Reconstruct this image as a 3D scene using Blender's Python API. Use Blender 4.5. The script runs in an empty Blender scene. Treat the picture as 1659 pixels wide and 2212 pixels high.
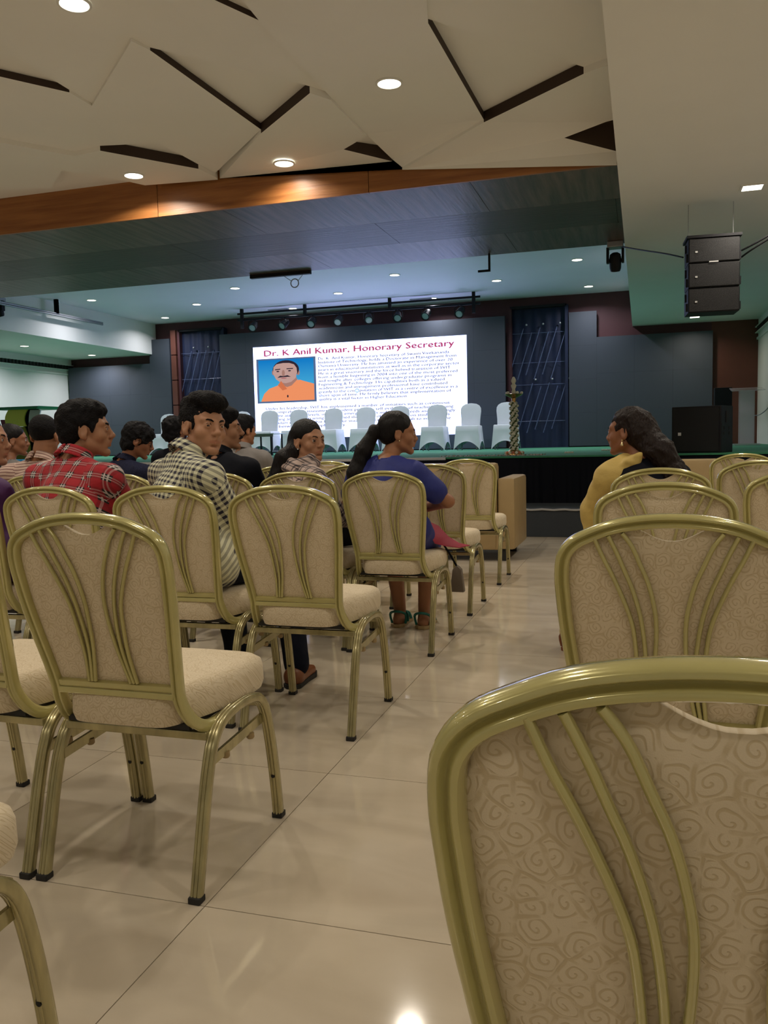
import bpy, bmesh, math, random
import numpy as np
from mathutils import Vector, Matrix
random.seed(7)
rng = np.random.default_rng(7)
SC = bpy.context.scene
COL = SC.collection
# ------------------------------------------------------------------ camera
YAW, PITCH, ROLL, HC = math.radians(17.13), math.radians(-4.86), math.radians(1.33), 1.065
fw = Vector((-math.sin(YAW)*math.cos(PITCH), math.cos(YAW)*math.cos(PITCH), math.sin(PITCH)))
rt = fw.cross(Vector((0, 0, 1))).normalized(); up = rt.cross(fw)
r2 = math.cos(ROLL)*rt - math.sin(ROLL)*up; u2 = math.cos(ROLL)*up + math.sin(ROLL)*rt
cam = bpy.data.cameras.new('camera'); camo = bpy.data.objects.new('camera', cam); COL.objects.link(camo)
M = Matrix((r2, u2, -fw)).transposed().to_4x4(); M.translation = Vector((0, 0, HC)); camo.matrix_world = M
cam.sensor_fit = 'VERTICAL'; cam.sensor_height = 36.0; cam.lens = 1818.0/2212.0*36.0
cam.clip_start = 0.02; cam.clip_end = 100
SC.camera = camo
# ------------------------------------------------------------------ world, view
SC.view_settings.view_transform = 'Standard'; SC.view_settings.look = 'None'
SC.view_settings.gamma = 1.0; SC.view_settings.use_curve_mapping = False
SC.view_settings.exposure = 0.0
SC.cycles.use_denoising = True
SC.cycles.max_bounces = 7; SC.cycles.diffuse_bounces = 4; SC.cycles.glossy_bounces = 3
SC.cycles.transmission_bounces = 4; SC.cycles.transparent_max_bounces = 6
SC.cycles.sample_clamp_indirect = 4.0
W = bpy.data.worlds.new('world'); SC.world = W; W.use_nodes = True
W.node_tree.nodes['Background'].inputs[0].default_value = (0.9, 0.95, 1.0, 1); W.node_tree.nodes['Background'].inputs[1].default_value = 0.05
HALL_W = 14.0
STAGE_W = 19.0
SOFFIT_W = 9.0
HALL_COL = (1.0, 0.90, 0.76); STAGE_COL = (0.90, 0.90, 1.0)
SLIDE_E = 4.2

# ------------------------------------------------------------------ materials
def new_mat(name):
    m = bpy.data.materials.new(name); m.use_nodes = True
    return m, m.node_tree.nodes, m.node_tree.links, m.node_tree.nodes['Principled BSDF']
def mat(name, col, rough=0.6, metal=0.0, spec=0.5, coat=0.0, var=0.0, vscale=8.0, bump=0.0, bscale=60.0, emit=None, estr=0.0, sheen=0.0, alpha=1.0, trans=0.0, stretch=(1, 1, 1), sss=0.0):
    m, N, L, b = new_mat(name)
    b.inputs['Base Color'].default_value = (*col, 1); b.inputs['Roughness'].default_value = rough
    b.inputs['Metallic'].default_value = metal; b.inputs['Specular IOR Level'].default_value = spec
    b.inputs['Coat Weight'].default_value = coat; b.inputs['Coat Roughness'].default_value = 0.03
    b.inputs['Sheen Weight'].default_value = sheen
    if sss: b.inputs['Subsurface Weight'].default_value = sss; b.inputs['Subsurface Radius'].default_value = (0.012, 0.005, 0.003)
    b.inputs['Alpha'].default_value = alpha; b.inputs['Transmission Weight'].default_value = trans
    if emit: b.inputs['Emission Color'].default_value = (*emit, 1); b.inputs['Emission Strength'].default_value = estr
    if var > 0 or bump > 0:
        tc = N.new('ShaderNodeTexCoord'); mp = N.new('ShaderNodeMapping'); mp.inputs['Scale'].default_value = stretch
        L.new(tc.outputs['Object'], mp.inputs['Vector'])
    if var > 0:
        n = N.new('ShaderNodeTexNoise'); n.inputs['Scale'].default_value = vscale; n.inputs['Detail'].default_value = 5
        L.new(mp.outputs[0], n.inputs['Vector'])
        r = N.new('ShaderNodeValToRGB'); r.color_ramp.elements[0].position = 0.3; r.color_ramp.elements[1].position = 0.7
        r.color_ramp.elements[0].color = (*[c*(1-var) for c in col], 1); r.color_ramp.elements[1].color = (*[min(1, c*(1+var)) for c in col], 1)
        L.new(n.outputs['Fac'], r.inputs['Fac']); L.new(r.outputs['Color'], b.inputs['Base Color'])
    if bump > 0:
        n2 = N.new('ShaderNodeTexNoise'); n2.inputs['Scale'].default_value = bscale; n2.inputs['Detail'].default_value = 3
        L.new(mp.outputs[0], n2.inputs['Vector'])
        bp = N.new('ShaderNodeBump'); bp.inputs['Strength'].default_value = bump; bp.inputs['Distance'].default_value = 0.01
        L.new(n2.outputs['Fac'], bp.inputs['Height']); L.new(bp.outputs[0], b.inputs['Normal'])
    return m
def math_node(N, L, op, a, b=None, c=None):
    n = N.new('ShaderNodeMath'); n.operation = op
    for i, v in enumerate((a, b, c)):
        if v is None: continue
        if isinstance(v, (int, float)): n.inputs[i].default_value = v
        else: L.new(v, n.inputs[i])
    return n.outputs[0]
def mix_col(N, L, fac, a, b):
    n = N.new('ShaderNodeMix'); n.data_type = 'RGBA'
    if isinstance(fac, (int, float)): n.inputs[0].default_value = fac
    else: L.new(fac, n.inputs[0])
    for i, v in ((6, a), (7, b)):
        if isinstance(v, tuple): n.inputs[i].default_value = (*v, 1)
        else: L.new(v, n.inputs[i])
    return n.outputs[2]

def fabric_rose(name, axes):
    """beige brocade with embossed rose swirls; axes picks the object plane of the weave"""
    m, N, L, b = new_mat(name)
    tc = N.new('ShaderNodeTexCoord'); sp = N.new('ShaderNodeSeparateXYZ'); L.new(tc.outputs['Object'], sp.inputs[0])
    cb = N.new('ShaderNodeCombineXYZ'); L.new(sp.outputs[0], cb.inputs[0])
    if axes == 'xz': L.new(sp.outputs[2], cb.inputs[1])
    else: L.new(math_node(N, L, 'ADD', sp.outputs[1], sp.outputs[2]), cb.inputs[1])
    nz = N.new('ShaderNodeTexNoise'); nz.inputs['Scale'].default_value = 38; nz.inputs['Detail'].default_value = 1
    L.new(cb.outputs[0], nz.inputs['Vector'])
    vm = N.new('ShaderNodeVectorMath'); vm.operation = 'SUBTRACT'; L.new(nz.outputs['Color'], vm.inputs[0]); vm.inputs[1].default_value = (0.5, 0.5, 0.5)
    vs = N.new('ShaderNodeVectorMath'); vs.operation = 'SCALE'; L.new(vm.outputs[0], vs.inputs[0]); vs.inputs['Scale'].default_value = 0.014
    va = N.new('ShaderNodeVectorMath'); va.operation = 'ADD'; L.new(cb.outputs[0], va.inputs[0]); L.new(vs.outputs[0], va.inputs[1])
    vo = N.new('ShaderNodeTexVoronoi'); vo.voronoi_dimensions = '2D'; vo.inputs['Scale'].default_value = 40; vo.inputs['Randomness'].default_value = 0.95
    L.new(va.outputs[0], vo.inputs['Vector'])
    # vector from cell centre
    vd = N.new('ShaderNodeVectorMath'); vd.operation = 'SUBTRACT'; L.new(va.outputs[0], vd.inputs[0]); L.new(vo.outputs['Position'], vd.inputs[1])
    s2 = N.new('ShaderNodeSeparateXYZ'); L.new(vd.outputs[0], s2.inputs[0])
    ang = math_node(N, L, 'ARCTAN2', s2.outputs[1], s2.outputs[0])
    ph = math_node(N, L, 'MULTIPLY_ADD', vo.outputs['Distance'], 22.0, ang)
    si = math_node(N, L, 'SINE', ph)
    rm = N.new('ShaderNodeMapRange'); L.new(si, rm.inputs['Value']); rm.inputs['From Min'].default_value = 0.35; rm.inputs['From Max'].default_value = 1.0
    rm.interpolation_type = 'SMOOTHSTEP'
    ve = N.new('ShaderNodeTexVoronoi'); ve.voronoi_dimensions = '2D'; ve.feature = 'DISTANCE_TO_EDGE'; ve.inputs['Scale'].default_value = 40; ve.inputs['Randomness'].default_value = 0.95
    L.new(va.outputs[0], ve.inputs['Vector'])
    web = N.new('ShaderNodeMapRange'); web.interpolation_type = 'SMOOTHSTEP'; L.new(ve.outputs['Distance'], web.inputs['Value']); web.inputs['From Min'].default_value = 0.10; web.inputs['From Max'].default_value = 0.03
    nb = N.new('ShaderNodeTexNoise'); nb.inputs['Scale'].default_value = 45; L.new(cb.outputs[0], nb.inputs['Vector'])
    gate = N.new('ShaderNodeMapRange'); L.new(nb.outputs['Fac'], gate.inputs['Value']); gate.inputs['From Min'].default_value = 0.40; gate.inputs['From Max'].default_value = 0.55
    inner = N.new('ShaderNodeMapRange'); L.new(ve.outputs['Distance'], inner.inputs['Value']); inner.inputs['From Min'].default_value = 0.07; inner.inputs['From Max'].default_value = 0.14
    spir = math_node(N, L, 'MULTIPLY', rm.outputs[0], inner.outputs[0])
    tot = math_node(N, L, 'MAXIMUM', spir, math_node(N, L, 'MULTIPLY', web.outputs[0], gate.outputs[0]))
    big = N.new('ShaderNodeTexNoise'); big.inputs['Scale'].default_value = 7; L.new(cb.outputs[0], big.inputs['Vector'])
    base = mix_col(N, L, big.outputs['Fac'], (0.66, 0.555, 0.39), (0.77, 0.66, 0.49))
    colr = mix_col(N, L, math_node(N, L, 'MULTIPLY', tot, 0.52), base, (0.48, 0.36, 0.18))
    L.new(colr, b.inputs['Base Color'])
    fine = N.new('ShaderNodeTexNoise'); fine.inputs['Scale'].default_value = 900; L.new(cb.outputs[0], fine.inputs['Vector'])
    hh = math_node(N, L, 'MULTIPLY_ADD', fine.outputs['Fac'], 0.5, math_node(N, L, 'MULTIPLY', tot, -1.0))
    bp = N.new('ShaderNodeBump'); bp.inputs['Strength'].default_value = 0.35; bp.inputs['Distance'].default_value = 0.0012
    L.new(hh, bp.inputs['Height']); L.new(bp.outputs[0], b.inputs['Normal'])
    b.inputs['Roughness'].default_value = 0.75; b.inputs['Sheen Weight'].default_value = 0.15
    return m

def plaid_mat(name, kind):
    m, N, L, b = new_mat(name)
    uv = N.new('ShaderNodeUVMap'); uv.uv_map = 'cloth'
    nz = N.new('ShaderNodeTexNoise'); nz.inputs['Scale'].default_value = 9; L.new(uv.outputs[0], nz.inputs['Vector'])
    vm = N.new('ShaderNodeVectorMath'); vm.operation = 'SUBTRACT'; L.new(nz.outputs['Color'], vm.inputs[0]); vm.inputs[1].default_value = (0.5, 0.5, 0.5)
    vs = N.new('ShaderNodeVectorMath'); vs.operation = 'SCALE'; L.new(vm.outputs[0], vs.inputs[0]); vs.inputs['Scale'].default_value = 0.009 if kind == 'red' else 0.016
    va = N.new('ShaderNodeVectorMath'); va.operation = 'ADD'; L.new(uv.outputs[0], va.inputs[0]); L.new(vs.outputs[0], va.inputs[1])
    sp = N.new('ShaderNodeSeparateXYZ'); L.new(va.outputs[0], sp.inputs[0])
    def band(v, per, cen, wid):   # 1 inside a stripe
        f = math_node(N, L, 'FRACT', math_node(N, L, 'DIVIDE', v, per))
        return math_node(N, L, 'LESS_THAN', math_node(N, L, 'ABSOLUTE', math_node(N, L, 'SUBTRACT', f, cen)), wid)
    U, V = sp.outputs[0], sp.outputs[1]
    if kind == 'red':
        col = (0.42, 0.010, 0.022); P = 0.068
        def lay(col, fac, c): return mix_col(N, L, fac, col, c)
        kb = math_node(N, L, 'MULTIPLY', math_node(N, L, 'ADD', band(U, P, 0.5, 0.20), band(V, P, 0.5, 0.24)), 0.5)
        both = math_node(N, L, 'MULTIPLY', band(U, P, 0.5, 0.20), band(V, P, 0.5, 0.24))
        c = lay(col, math_node(N, L, 'MULTIPLY', kb, 0.75), (0.10, 0.006, 0.012))
        c = lay(c, both, (0.012, 0.012, 0.014))
        wu = math_node(N, L, 'MAXIMUM', band(U, P, 0.42, 0.032), band(U, P, 0.58, 0.032))
        wv = math_node(N, L, 'MAXIMUM', band(V, P, 0.42, 0.036), band(V, P, 0.58, 0.036))
        c = lay(c, math_node(N, L, 'MULTIPLY', math_node(N, L, 'MAXIMUM', wu, wv), 0.55), (0.55, 0.32, 0.32))
        c = lay(c, math_node(N, L, 'MULTIPLY', math_node(N, L, 'MAXIMUM', math_node(N, L, 'MULTIPLY', wu, band(V, P, 0.5, 0.24)), math_node(N, L, 'MULTIPLY', wv, band(U, P, 0.5, 0.2))), 0.8), (0.62, 0.56, 0.55))
    elif kind == 'check':
        P = 0.0245
        a = band(U, P, 0.5, 0.25); bb = band(V, P, 0.5, 0.25)
        s = math_node(N, L, 'ADD', a, bb)
        c = mix_col(N, L, math_node(N, L, 'MULTIPLY', s, 0.5), (0.70, 0.69, 0.50), (0.012, 0.011, 0.035))
    elif kind == 'scarf':
        P = 0.05
        a = math_node(N, L, 'MAXIMUM', band(U, P, 0.25, 0.06), band(U, P, 0.55, 0.11)); bb = math_node(N, L, 'MAXIMUM', band(V, P, 0.25, 0.06), band(V, P, 0.55, 0.11))
        s = math_node(N, L, 'MINIMUM', math_node(N, L, 'ADD', math_node(N, L, 'MULTIPLY', a, 0.75), math_node(N, L, 'MULTIPLY', bb, 0.75)), 1.0)
        c = mix_col(N, L, s, (0.52, 0.40, 0.36), (0.02, 0.015, 0.025))
    elif kind == 'stripe':
        c = mix_col(N, L, math_node(N, L, 'MULTIPLY', band(V, 0.022, 0.5, 0.2), 0.8), (0.55, 0.40, 0.33), (0.16, 0.06, 0.06))
    L.new(c, b.inputs['Base Color'])
    n2 = N.new('ShaderNodeTexNoise'); n2.inputs['Scale'].default_value = 22; n2.inputs['Detail'].default_value = 4
    tc = N.new('ShaderNodeTexCoord'); L.new(tc.outputs['Object'], n2.inputs['Vector'])
    bp = N.new('ShaderNodeBump'); bp.inputs['Strength'].default_value = 0.5; bp.inputs['Distance'].default_value = 0.012
    L.new(n2.outputs['Fac'], bp.inputs['Height']); L.new(bp.outputs[0], b.inputs['Normal'])
    b.inputs['Roughness'].default_value = 0.8; b.inputs['Sheen Weight'].default_value = 0.1
    return m

def tile_mat():
    m, N, L, b = new_mat('polished_tile')
    tc = N.new('ShaderNodeTexCoord'); oi = N.new('ShaderNodeObjectInfo')
    of = N.new('ShaderNodeVectorMath'); of.operation = 'SCALE'; L.new(oi.outputs['Location'], of.inputs[0]); of.inputs['Scale'].default_value = 1.7
    va = N.new('ShaderNodeVectorMath'); va.operation = 'ADD'; L.new(tc.outputs['Object'], va.inputs[0]); L.new(of.outputs[0], va.inputs[1])
    mp = N.new('ShaderNodeMapping'); mp.inputs['Scale'].default_value = (1.0, 2.6, 1); mp.inputs['Rotation'].default_value = (0, 0, 0.5); L.new(va.outputs[0], mp.inputs[0])
    n = N.new('ShaderNodeTexNoise'); n.inputs['Scale'].default_value = 2.3; n.inputs['Detail'].default_value = 6; n.inputs['Distortion'].default_value = 0.6; L.new(mp.outputs[0], n.inputs['Vector'])
    r = N.new('ShaderNodeValToRGB'); r.color_ramp.elements[0].position = 0.3; r.color_ramp.elements[0].color = (0.50, 0.425, 0.325, 1)
    r.color_ramp.elements[1].position = 0.68; r.color_ramp.elements[1].color = (0.59, 0.515, 0.405, 1)
    L.new(n.outputs['Fac'], r.inputs[0]); L.new(r.outputs[0], b.inputs['Base Color'])
    n2 = N.new('ShaderNodeTexNoise'); n2.inputs['Scale'].default_value = 5; L.new(va.outputs[0], n2.inputs['Vector'])
    rr = N.new('ShaderNodeMapRange'); L.new(n2.outputs[0], rr.inputs[0]); rr.inputs[3].default_value = 0.05; rr.inputs[4].default_value = 0.11
    L.new(rr.outputs[0], b.inputs['Roughness']); b.inputs['Specular IOR Level'].default_value = 0.5
    return m

def wood_mat(name, c1, c2, rough, scale, axis, spec=0.5):
    m, N, L, b = new_mat(name)
    tc = N.new('ShaderNodeTexCoord'); mp = N.new('ShaderNodeMapping'); mp.inputs['Scale'].default_value = scale; L.new(tc.outputs['Object'], mp.inputs[0])
    n = N.new('ShaderNodeTexNoise'); n.inputs['Scale'].default_value = 1.0; n.inputs['Detail'].default_value = 7; n.inputs['Roughness'].default_value = 0.62; L.new(mp.outputs[0], n.inputs[0])
    r = N.new('ShaderNodeValToRGB'); r.color_ramp.elements[0].position = 0.32; r.color_ramp.elements[0].color = (*c1, 1); r.color_ramp.elements[1].position = 0.68; r.color_ramp.elements[1].color = (*c2, 1)
    L.new(n.outputs['Fac'], r.inputs[0]); L.new(r.outputs[0], b.inputs['Base Color'])
    bp = N.new('ShaderNodeBump'); bp.inputs['Strength'].default_value = 0.35; bp.inputs['Distance'].default_value = 0.01; L.new(n.outputs['Fac'], bp.inputs['Height']); L.new(bp.outputs[0], b.inputs['Normal'])
    b.inputs['Roughness'].default_value = rough; b.inputs['Specular IOR Level'].default_value = spec
    return m

MT = {}
MT['tile'] = tile_mat()
MT['grout'] = mat('grout', (0.06, 0.045, 0.03), 0.9)
MT['paint'] = mat('ceiling_paint', (0.86, 0.845, 0.78), 0.55, spec=0.35, var=0.02, vscale=1.2)
MT['paint_white'] = mat('wall_paint', (0.78, 0.78, 0.73), 0.6, spec=0.3, var=0.02, vscale=1.5)
MT['stage_ceiling'] = mat('stage_ceiling_paint', (0.84, 0.80, 0.88), 0.6, var=0.02, vscale=1)
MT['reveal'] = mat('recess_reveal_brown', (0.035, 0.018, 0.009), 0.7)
MT['wood_orange'] = wood_mat('orange_veneer', (0.22, 0.075, 0.018), (0.40, 0.165, 0.045), 0.42, (0.9, 30, 16), 'x')
MT['wood_dark_across'] = wood_mat('dark_laminate_across', (0.045, 0.026, 0.018), (0.165, 0.108, 0.088), 0.36, (14, .9, 8), 'y', spec=.28)
MT['wood_dark_along'] = wood_mat('dark_laminate_along', (0.050, 0.030, 0.022), (0.095, 0.060, 0.046), 0.38, (1.2, 24, 8), 'x', spec=.25)
MT['maroon'] = mat('maroon_wall', (0.075, 0.022, 0.026), 0.6, var=0.12, vscale=2)
MT['rust'] = mat('rust_wall', (0.11, 0.032, 0.018), 0.55, var=0.1, vscale=2)
MT['led'] = mat('led_panel_face', (0.050, 0.060, 0.076), 0.55, spec=0.4, bump=0.03, bscale=300)
MT['blackplastic'] = mat('black_plastic', (0.008, 0.008, 0.010), 0.55, spec=.25)
MT['blackcloth'] = mat('black_cloth', (0.004, 0.005, 0.009), 0.85, spec=.15)
MT['bluecloth'] = mat('navy_backdrop', (0.004, 0.011, 0.042), 0.7, var=0.25, vscale=3)
MT['acrylic'] = mat('clear_rod', (0.16, 0.20, 0.36), 0.3, alpha=0.45)
MT['green'] = mat('green_carpet', (0.045, 0.235, 0.120), 0.9, bump=0.3, bscale=200, var=0.12, vscale=10)
MT['charcoal'] = mat('charcoal_carpet', (0.028, 0.034, 0.042), 0.85, bump=0.2, bscale=150)
MT['silver'] = mat('silver_trim', (0.55, 0.56, 0.58), 0.35, metal=0.6)
MT['grille'] = mat('grille_dark', (0.03, 0.03, 0.028), 0.5)
MT['frame'] = mat('champagne_paint', (0.51, 0.465, 0.185), 0.20, metal=0.25, coat=1.0, var=0.06, vscale=14)
MT['frame_leg'] = mat('champagne_leg', (0.42, 0.375, 0.20), 0.22, metal=0.65, coat=0.3, var=0.22, vscale=30, stretch=(1, 1, 0.25))
MT['frame_dark'] = mat('frame_groove', (0.13, 0.10, 0.035), 0.5, metal=0.3)
MT['rubber'] = mat('black_rubber', (0.012, 0.011, 0.010), 0.7)
MT['rose_xz'] = fabric_rose('rose_brocade_back', 'xz')
MT['rose_xy'] = fabric_rose('rose_brocade_seat', 'xy')
MT['sofa'] = mat('beige_sofa_leather', (0.36, 0.255, 0.12), 0.45, var=0.05)
MT['whitecover'] = mat('white_spandex', (0.66, 0.70, 0.72), 0.7, var=0.02)
MT['grey'] = mat('grey_metal', (0.32, 0.33, 0.34), 0.4, metal=0.5)
MT['brass'] = mat('brass', (0.45, 0.27, 0.10), 0.25, metal=0.9)
MT['jasmine'] = mat('jasmine_white', (0.75, 0.74, 0.62), 0.7)
MT['leaf'] = mat('garland_leaf', (0.06, 0.10, 0.03), 0.7)
MT['petal'] = mat('orange_petals', (0.60, 0.20, 0.10), 0.7, var=0.5, vscale=40)
MT['yellow'] = mat('yellow_panel', (0.85, 0.75, 0.12), 0.5)
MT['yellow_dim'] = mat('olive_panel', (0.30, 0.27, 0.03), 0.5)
MT['maroonpanel'] = mat('maroon_panel', (0.20, 0.02, 0.05), 0.5)
MT['greenpanel'] = mat('green_panel', (0.03, 0.22, 0.10), 0.4)
MT['whitepanel'] = mat('white_panel', (0.6, 0.6, 0.62), 0.5)
MT['clear'] = mat('clear_acrylic', (0.75, 0.68, 0.70), 0.12, alpha=0.42)
MT['lens'] = mat('lamp_lens', (0.35, 0.42, 0.48), 0.15)
MT['sky'] = mat('bright_blue_plastic', (0.01, 0.22, 0.52), 0.4)
MT['mark'] = mat('light_mark', (0.6, 0.6, 0.6), 0.4)

def emis(name, col, s):
    m, N, L, b = new_mat(name); N.remove(b); e = N.new('ShaderNodeEmission'); e.inputs[0].default_value = (*col, 1); e.inputs[1].default_value = s
    L.new(e.outputs[0], N['Material Output'].inputs[0]); return m
MT['lamp'] = emis('lamp_glow', (1.0, 0.93, 0.78), 7.0)
MT['lamp_dim'] = emis('lamp_glow_soft', (1.0, 0.95, 0.82), 3.0)

# ------------------------------------------------------------------ mesh helpers
class MB:
    def __init__(s): s.v = []; s.f = []; s.mi = []
    def add(s, vs, fs, mi=0):
        o = len(s.v); s.v += [tuple(v) for v in vs]; s.f += [tuple(i+o for i in f) for f in fs]; s.mi += [mi]*len(fs)
    def box(s, x0, x1, y0, y1, z0, z1, mi=0):
        s.add([(x0,y0,z0),(x1,y0,z0),(x1,y1,z0),(x0,y1,z0),(x0,y0,z1),(x1,y0,z1),(x1,y1,z1),(x0,y1,z1)],
              [(0,3,2,1),(4,5,6,7),(0,1,5,4),(1,2,6,5),(2,3,7,6),(3,0,4,7)], mi)
    def tube(s, pts, r, n=8, mi=0, cap=True, r1=None):
        pts = [Vector(p) for p in pts]; k = len(pts); rs = [r if r1 is None else r+(r1-r)*i/(k-1) for i in range(k)]
        if isinstance(r, (list, tuple)): rs = list(r)
        prev = None; vs = []
        for i, p in enumerate(pts):
            t = (pts[min(i+1, k-1)]-pts[max(i-1, 0)]).normalized()
            a = (prev - t*prev.dot(t)).normalized() if prev is not None and (prev - t*prev.dot(t)).length > 1e-6 else t.orthogonal().normalized()
            prev = a; b = t.cross(a)
            for j in range(n):
                w = 2*math.pi*j/n; vs.append(p + (a*math.cos(w)+b*math.sin(w))*rs[i])
        fs = [(i*n+j, i*n+(j+1) % n, (i+1)*n+(j+1) % n, (i+1)*n+j) for i in range(k-1) for j in range(n)]
        if cap: fs += [tuple(range(n-1, -1, -1)), tuple(range((k-1)*n, k*n))]
        s.add(vs, fs, mi)
    def sweep(s, path, normals, prof, mi=0):
        """path points, per-point (side, up) vectors, closed profile in (side, up)"""
        n = len(prof); vs = []
        for p, (a, b) in zip(path, normals):
            for u, v in prof: vs.append(Vector(p)+Vector(a)*u+Vector(b)*v)
        k = len(path)
        fs = [(i*n+j, i*n+(j+1) % n, (i+1)*n+(j+1) % n, (i+1)*n+j) for i in range(k-1) for j in range(n)]
        fs += [tuple(range(n-1, -1, -1)), tuple(range((k-1)*n, k*n))]
        s.add(vs, fs, mi)
    def lathe(s, prof, c=(0, 0, 0), n=20, mi=0):
        vs = []; k = len(prof)
        for r, z in prof:
            for j in range(n):
                w = 2*math.pi*j/n; vs.append((c[0]+r*math.cos(w), c[1]+r*math.sin(w), c[2]+z))
        fs = [(i*n+j, i*n+(j+1) % n, (i+1)*n+(j+1) % n, (i+1)*n+j) for i in range(k-1) for j in range(n)]
        fs += [tuple(range(n-1, -1, -1)), tuple(range((k-1)*n, k*n))]
        s.add(vs, fs, mi)
    def prism(s, poly, axis, a, b, mi=0):
        """extrude 2D polygon along axis ('x','y','z') from a to b"""
        def P(u, v, w): return {'z': (u, v, w), 'y': (u, w, v), 'x': (w, u, v)}[axis]
        n = len(poly); vs = [P(u, v, a) for u, v in poly]+[P(u, v, b) for u, v in poly]
        s.add(vs, [tuple(range(n)), tuple(range(2*n-1, n-1, -1))]+[(i, i+n, (i+1) % n+n, (i+1) % n) for i in range(n)], mi)
    def ball(s, c, r, n=8, m=6, mi=0, sc=(1, 1, 1)):
        vs = [(c[0], c[1], c[2]+r*sc[2])]
        for i in range(1, m):
            t = math.pi*i/m
            for j in range(n):
                w = 2*math.pi*j/n; vs.append((c[0]+r*sc[0]*math.sin(t)*math.cos(w), c[1]+r*sc[1]*math.sin(t)*math.sin(w), c[2]+r*sc[2]*math.cos(t)))
        vs.append((c[0], c[1], c[2]-r*sc[2]))
        fs = [(0, 1+j, 1+(j+1) % n) for j in range(n)]
        for i in range(m-2): fs += [(1+i*n+j, 1+(i+1)*n+j, 1+(i+1)*n+(j+1) % n, 1+i*n+(j+1) % n) for j in range(n)]
        e = 1+(m-1)*n; fs += [(e, 1+(m-2)*n+(j+1) % n, 1+(m-2)*n+j) for j in range(n)]
        s.add(vs, fs, mi)
    def mesh(s, name, mats, smooth=False, bevel=0.0, fixn=True):
        me = bpy.data.meshes.new(name); me.from_pydata(s.v, [], s.f)
        for m in (mats if isinstance(mats, (list, tuple)) else [mats]): me.materials.append(m)
        me.polygons.foreach_set('material_index', s.mi)
        if bevel > 0 or fixn:
            bm = bmesh.new(); bm.from_mesh(me)
            if bevel > 0:
                bmesh.ops.remove_doubles(bm, verts=bm.verts, dist=1e-6)
                ed = [e for e in bm.edges if e.is_manifold and e.calc_face_angle(0) > 0.6]
                bmesh.ops.bevel(bm, geom=ed, offset=bevel, segments=2, affect='EDGES', profile=0.6)
            bmesh.ops.recalc_face_normals(bm, faces=bm.faces); bm.to_mesh(me); bm.free()
        if smooth:
            me.polygons.foreach_set('use_smooth', [True]*len(me.polygons))
            try: me.set_sharp_from_angle(angle=math.radians(50))
            except Exception: pass
        me.update()
        return me
    def build(s, name, mats, parent=None, loc=(0, 0, 0), rot=(0, 0, 0), smooth=False, bevel=0.0, fixn=True, **props):
        return link(name, s.mesh(name, mats, smooth, bevel, fixn), parent, loc, rot, **props)
def link(name, data, parent=None, loc=(0, 0, 0), rot=(0, 0, 0), **props):
    o = bpy.data.objects.new(name, data); COL.objects.link(o); o.location = loc; o.rotation_euler = rot
    if parent: o.parent = parent
    for k, v in props.items(): o[k] = v
    return o
def thing(name, label, cat, loc=(0, 0, 0), rz=0.0, group=None):
    o = link(name, None, None, loc, (0, 0, rz), label=label, category=cat)
    if group: o['group'] = group
    return o
def copy_tree(o, parent=None):
    c = o.copy(); COL.objects.link(c); c.parent = parent
    for ch in list(o.children): copy_tree(ch, c)
    return c
def box_obj(name, m, x0, x1, y0, y1, z0, z1, parent=None, bevel=0.0, **props):
    b = MB(); cx, cy, cz = (x0+x1)/2, (y0+y1)/2, (z0+z1)/2
    b.box(x0-cx, x1-cx, y0-cy, y1-cy, z0-cz, z1-cz)
    return b.build(name, m, parent, (cx, cy, cz), bevel=bevel, **props)
ST = dict(kind='structure')

# ================================================================== ROOM
XL, XR, YB, YF = -13.45, 2.12, -3.2, 17.8       # left/right walls, rear of the hall, stage wall
STG, SY = 0.84, 10.1                              # stage height, stage front
SOF, SCL, MCL, BEAM = 3.22, 3.93, 3.665, 3.30      # soffits, stage ceiling, hall ceiling, beam underside
BX0, BX1, BY0, BY1 = -11.05, -0.20, 7.46, 10.5
floor = box_obj('floor', MT['grout'], XL, XR, YB, YF, -0.12, -0.006, **ST)
tb = MB(); tb.box(-0.4002, 0.4002, -0.4002, 0.4002, -0.010, 0.0)
tme = tb.mesh('tile', MT['tile'], bevel=0.0)
rest = MB()
for i in range(-16, 5):
    for j in range(-7, 11):
        x0 = -0.966+0.803*i; y0 = 1.654+0.803*j
        if x0+0.80 < XL or x0 > XR or y0 > SY-0.3 or y0 < YB: continue
        cx, cy = x0+0.4015, y0+0.4015
        if -9 <= i <= 3 and j >= -3 and cx+0.4 < XR and cy+0.4 < 9.9:
            link('tile', tme, floor, (cx-floor.location.x, cy-floor.location.y, -floor.location.z))
        else:
            rest.box(max(cx-.4, XL), min(cx+.4, XR), cy-.4, min(cy+.4, SY), -0.01, 0.0)
o = rest.build('tile_field', MT['tile'], floor, -floor.location, kind='stuff')
box_obj('wall_left', MT['paint_white'], XL-.15, XL, YB, YF, 0, 4.1, **ST)
box_obj('wall_right', MT['paint_white'], XR, XR+.15, YB, YF, 0, 4.1, **ST)
box_obj('wall_rear', MT['paint_white'], XL-.15, XR+.15, YB-.15, YB, 0, 4.1, **ST)
wb = MB(); wb.box(XL-.15, 1.28, YF, YF+.15, 0, 4.1, 0); wb.box(1.28, XR+.15, YF, YF+.15, 0, 4.1, 1)
wb.build('wall_stage', [MT['maroon'], MT['rust']], **ST)
# ceilings -----------------------------------------------------------
ceil = box_obj('ceiling', MT['paint'], BX0, BX1+0.3, YB, BY0, MCL, MCL+.12, **ST)
cl = ceil.location

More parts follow.
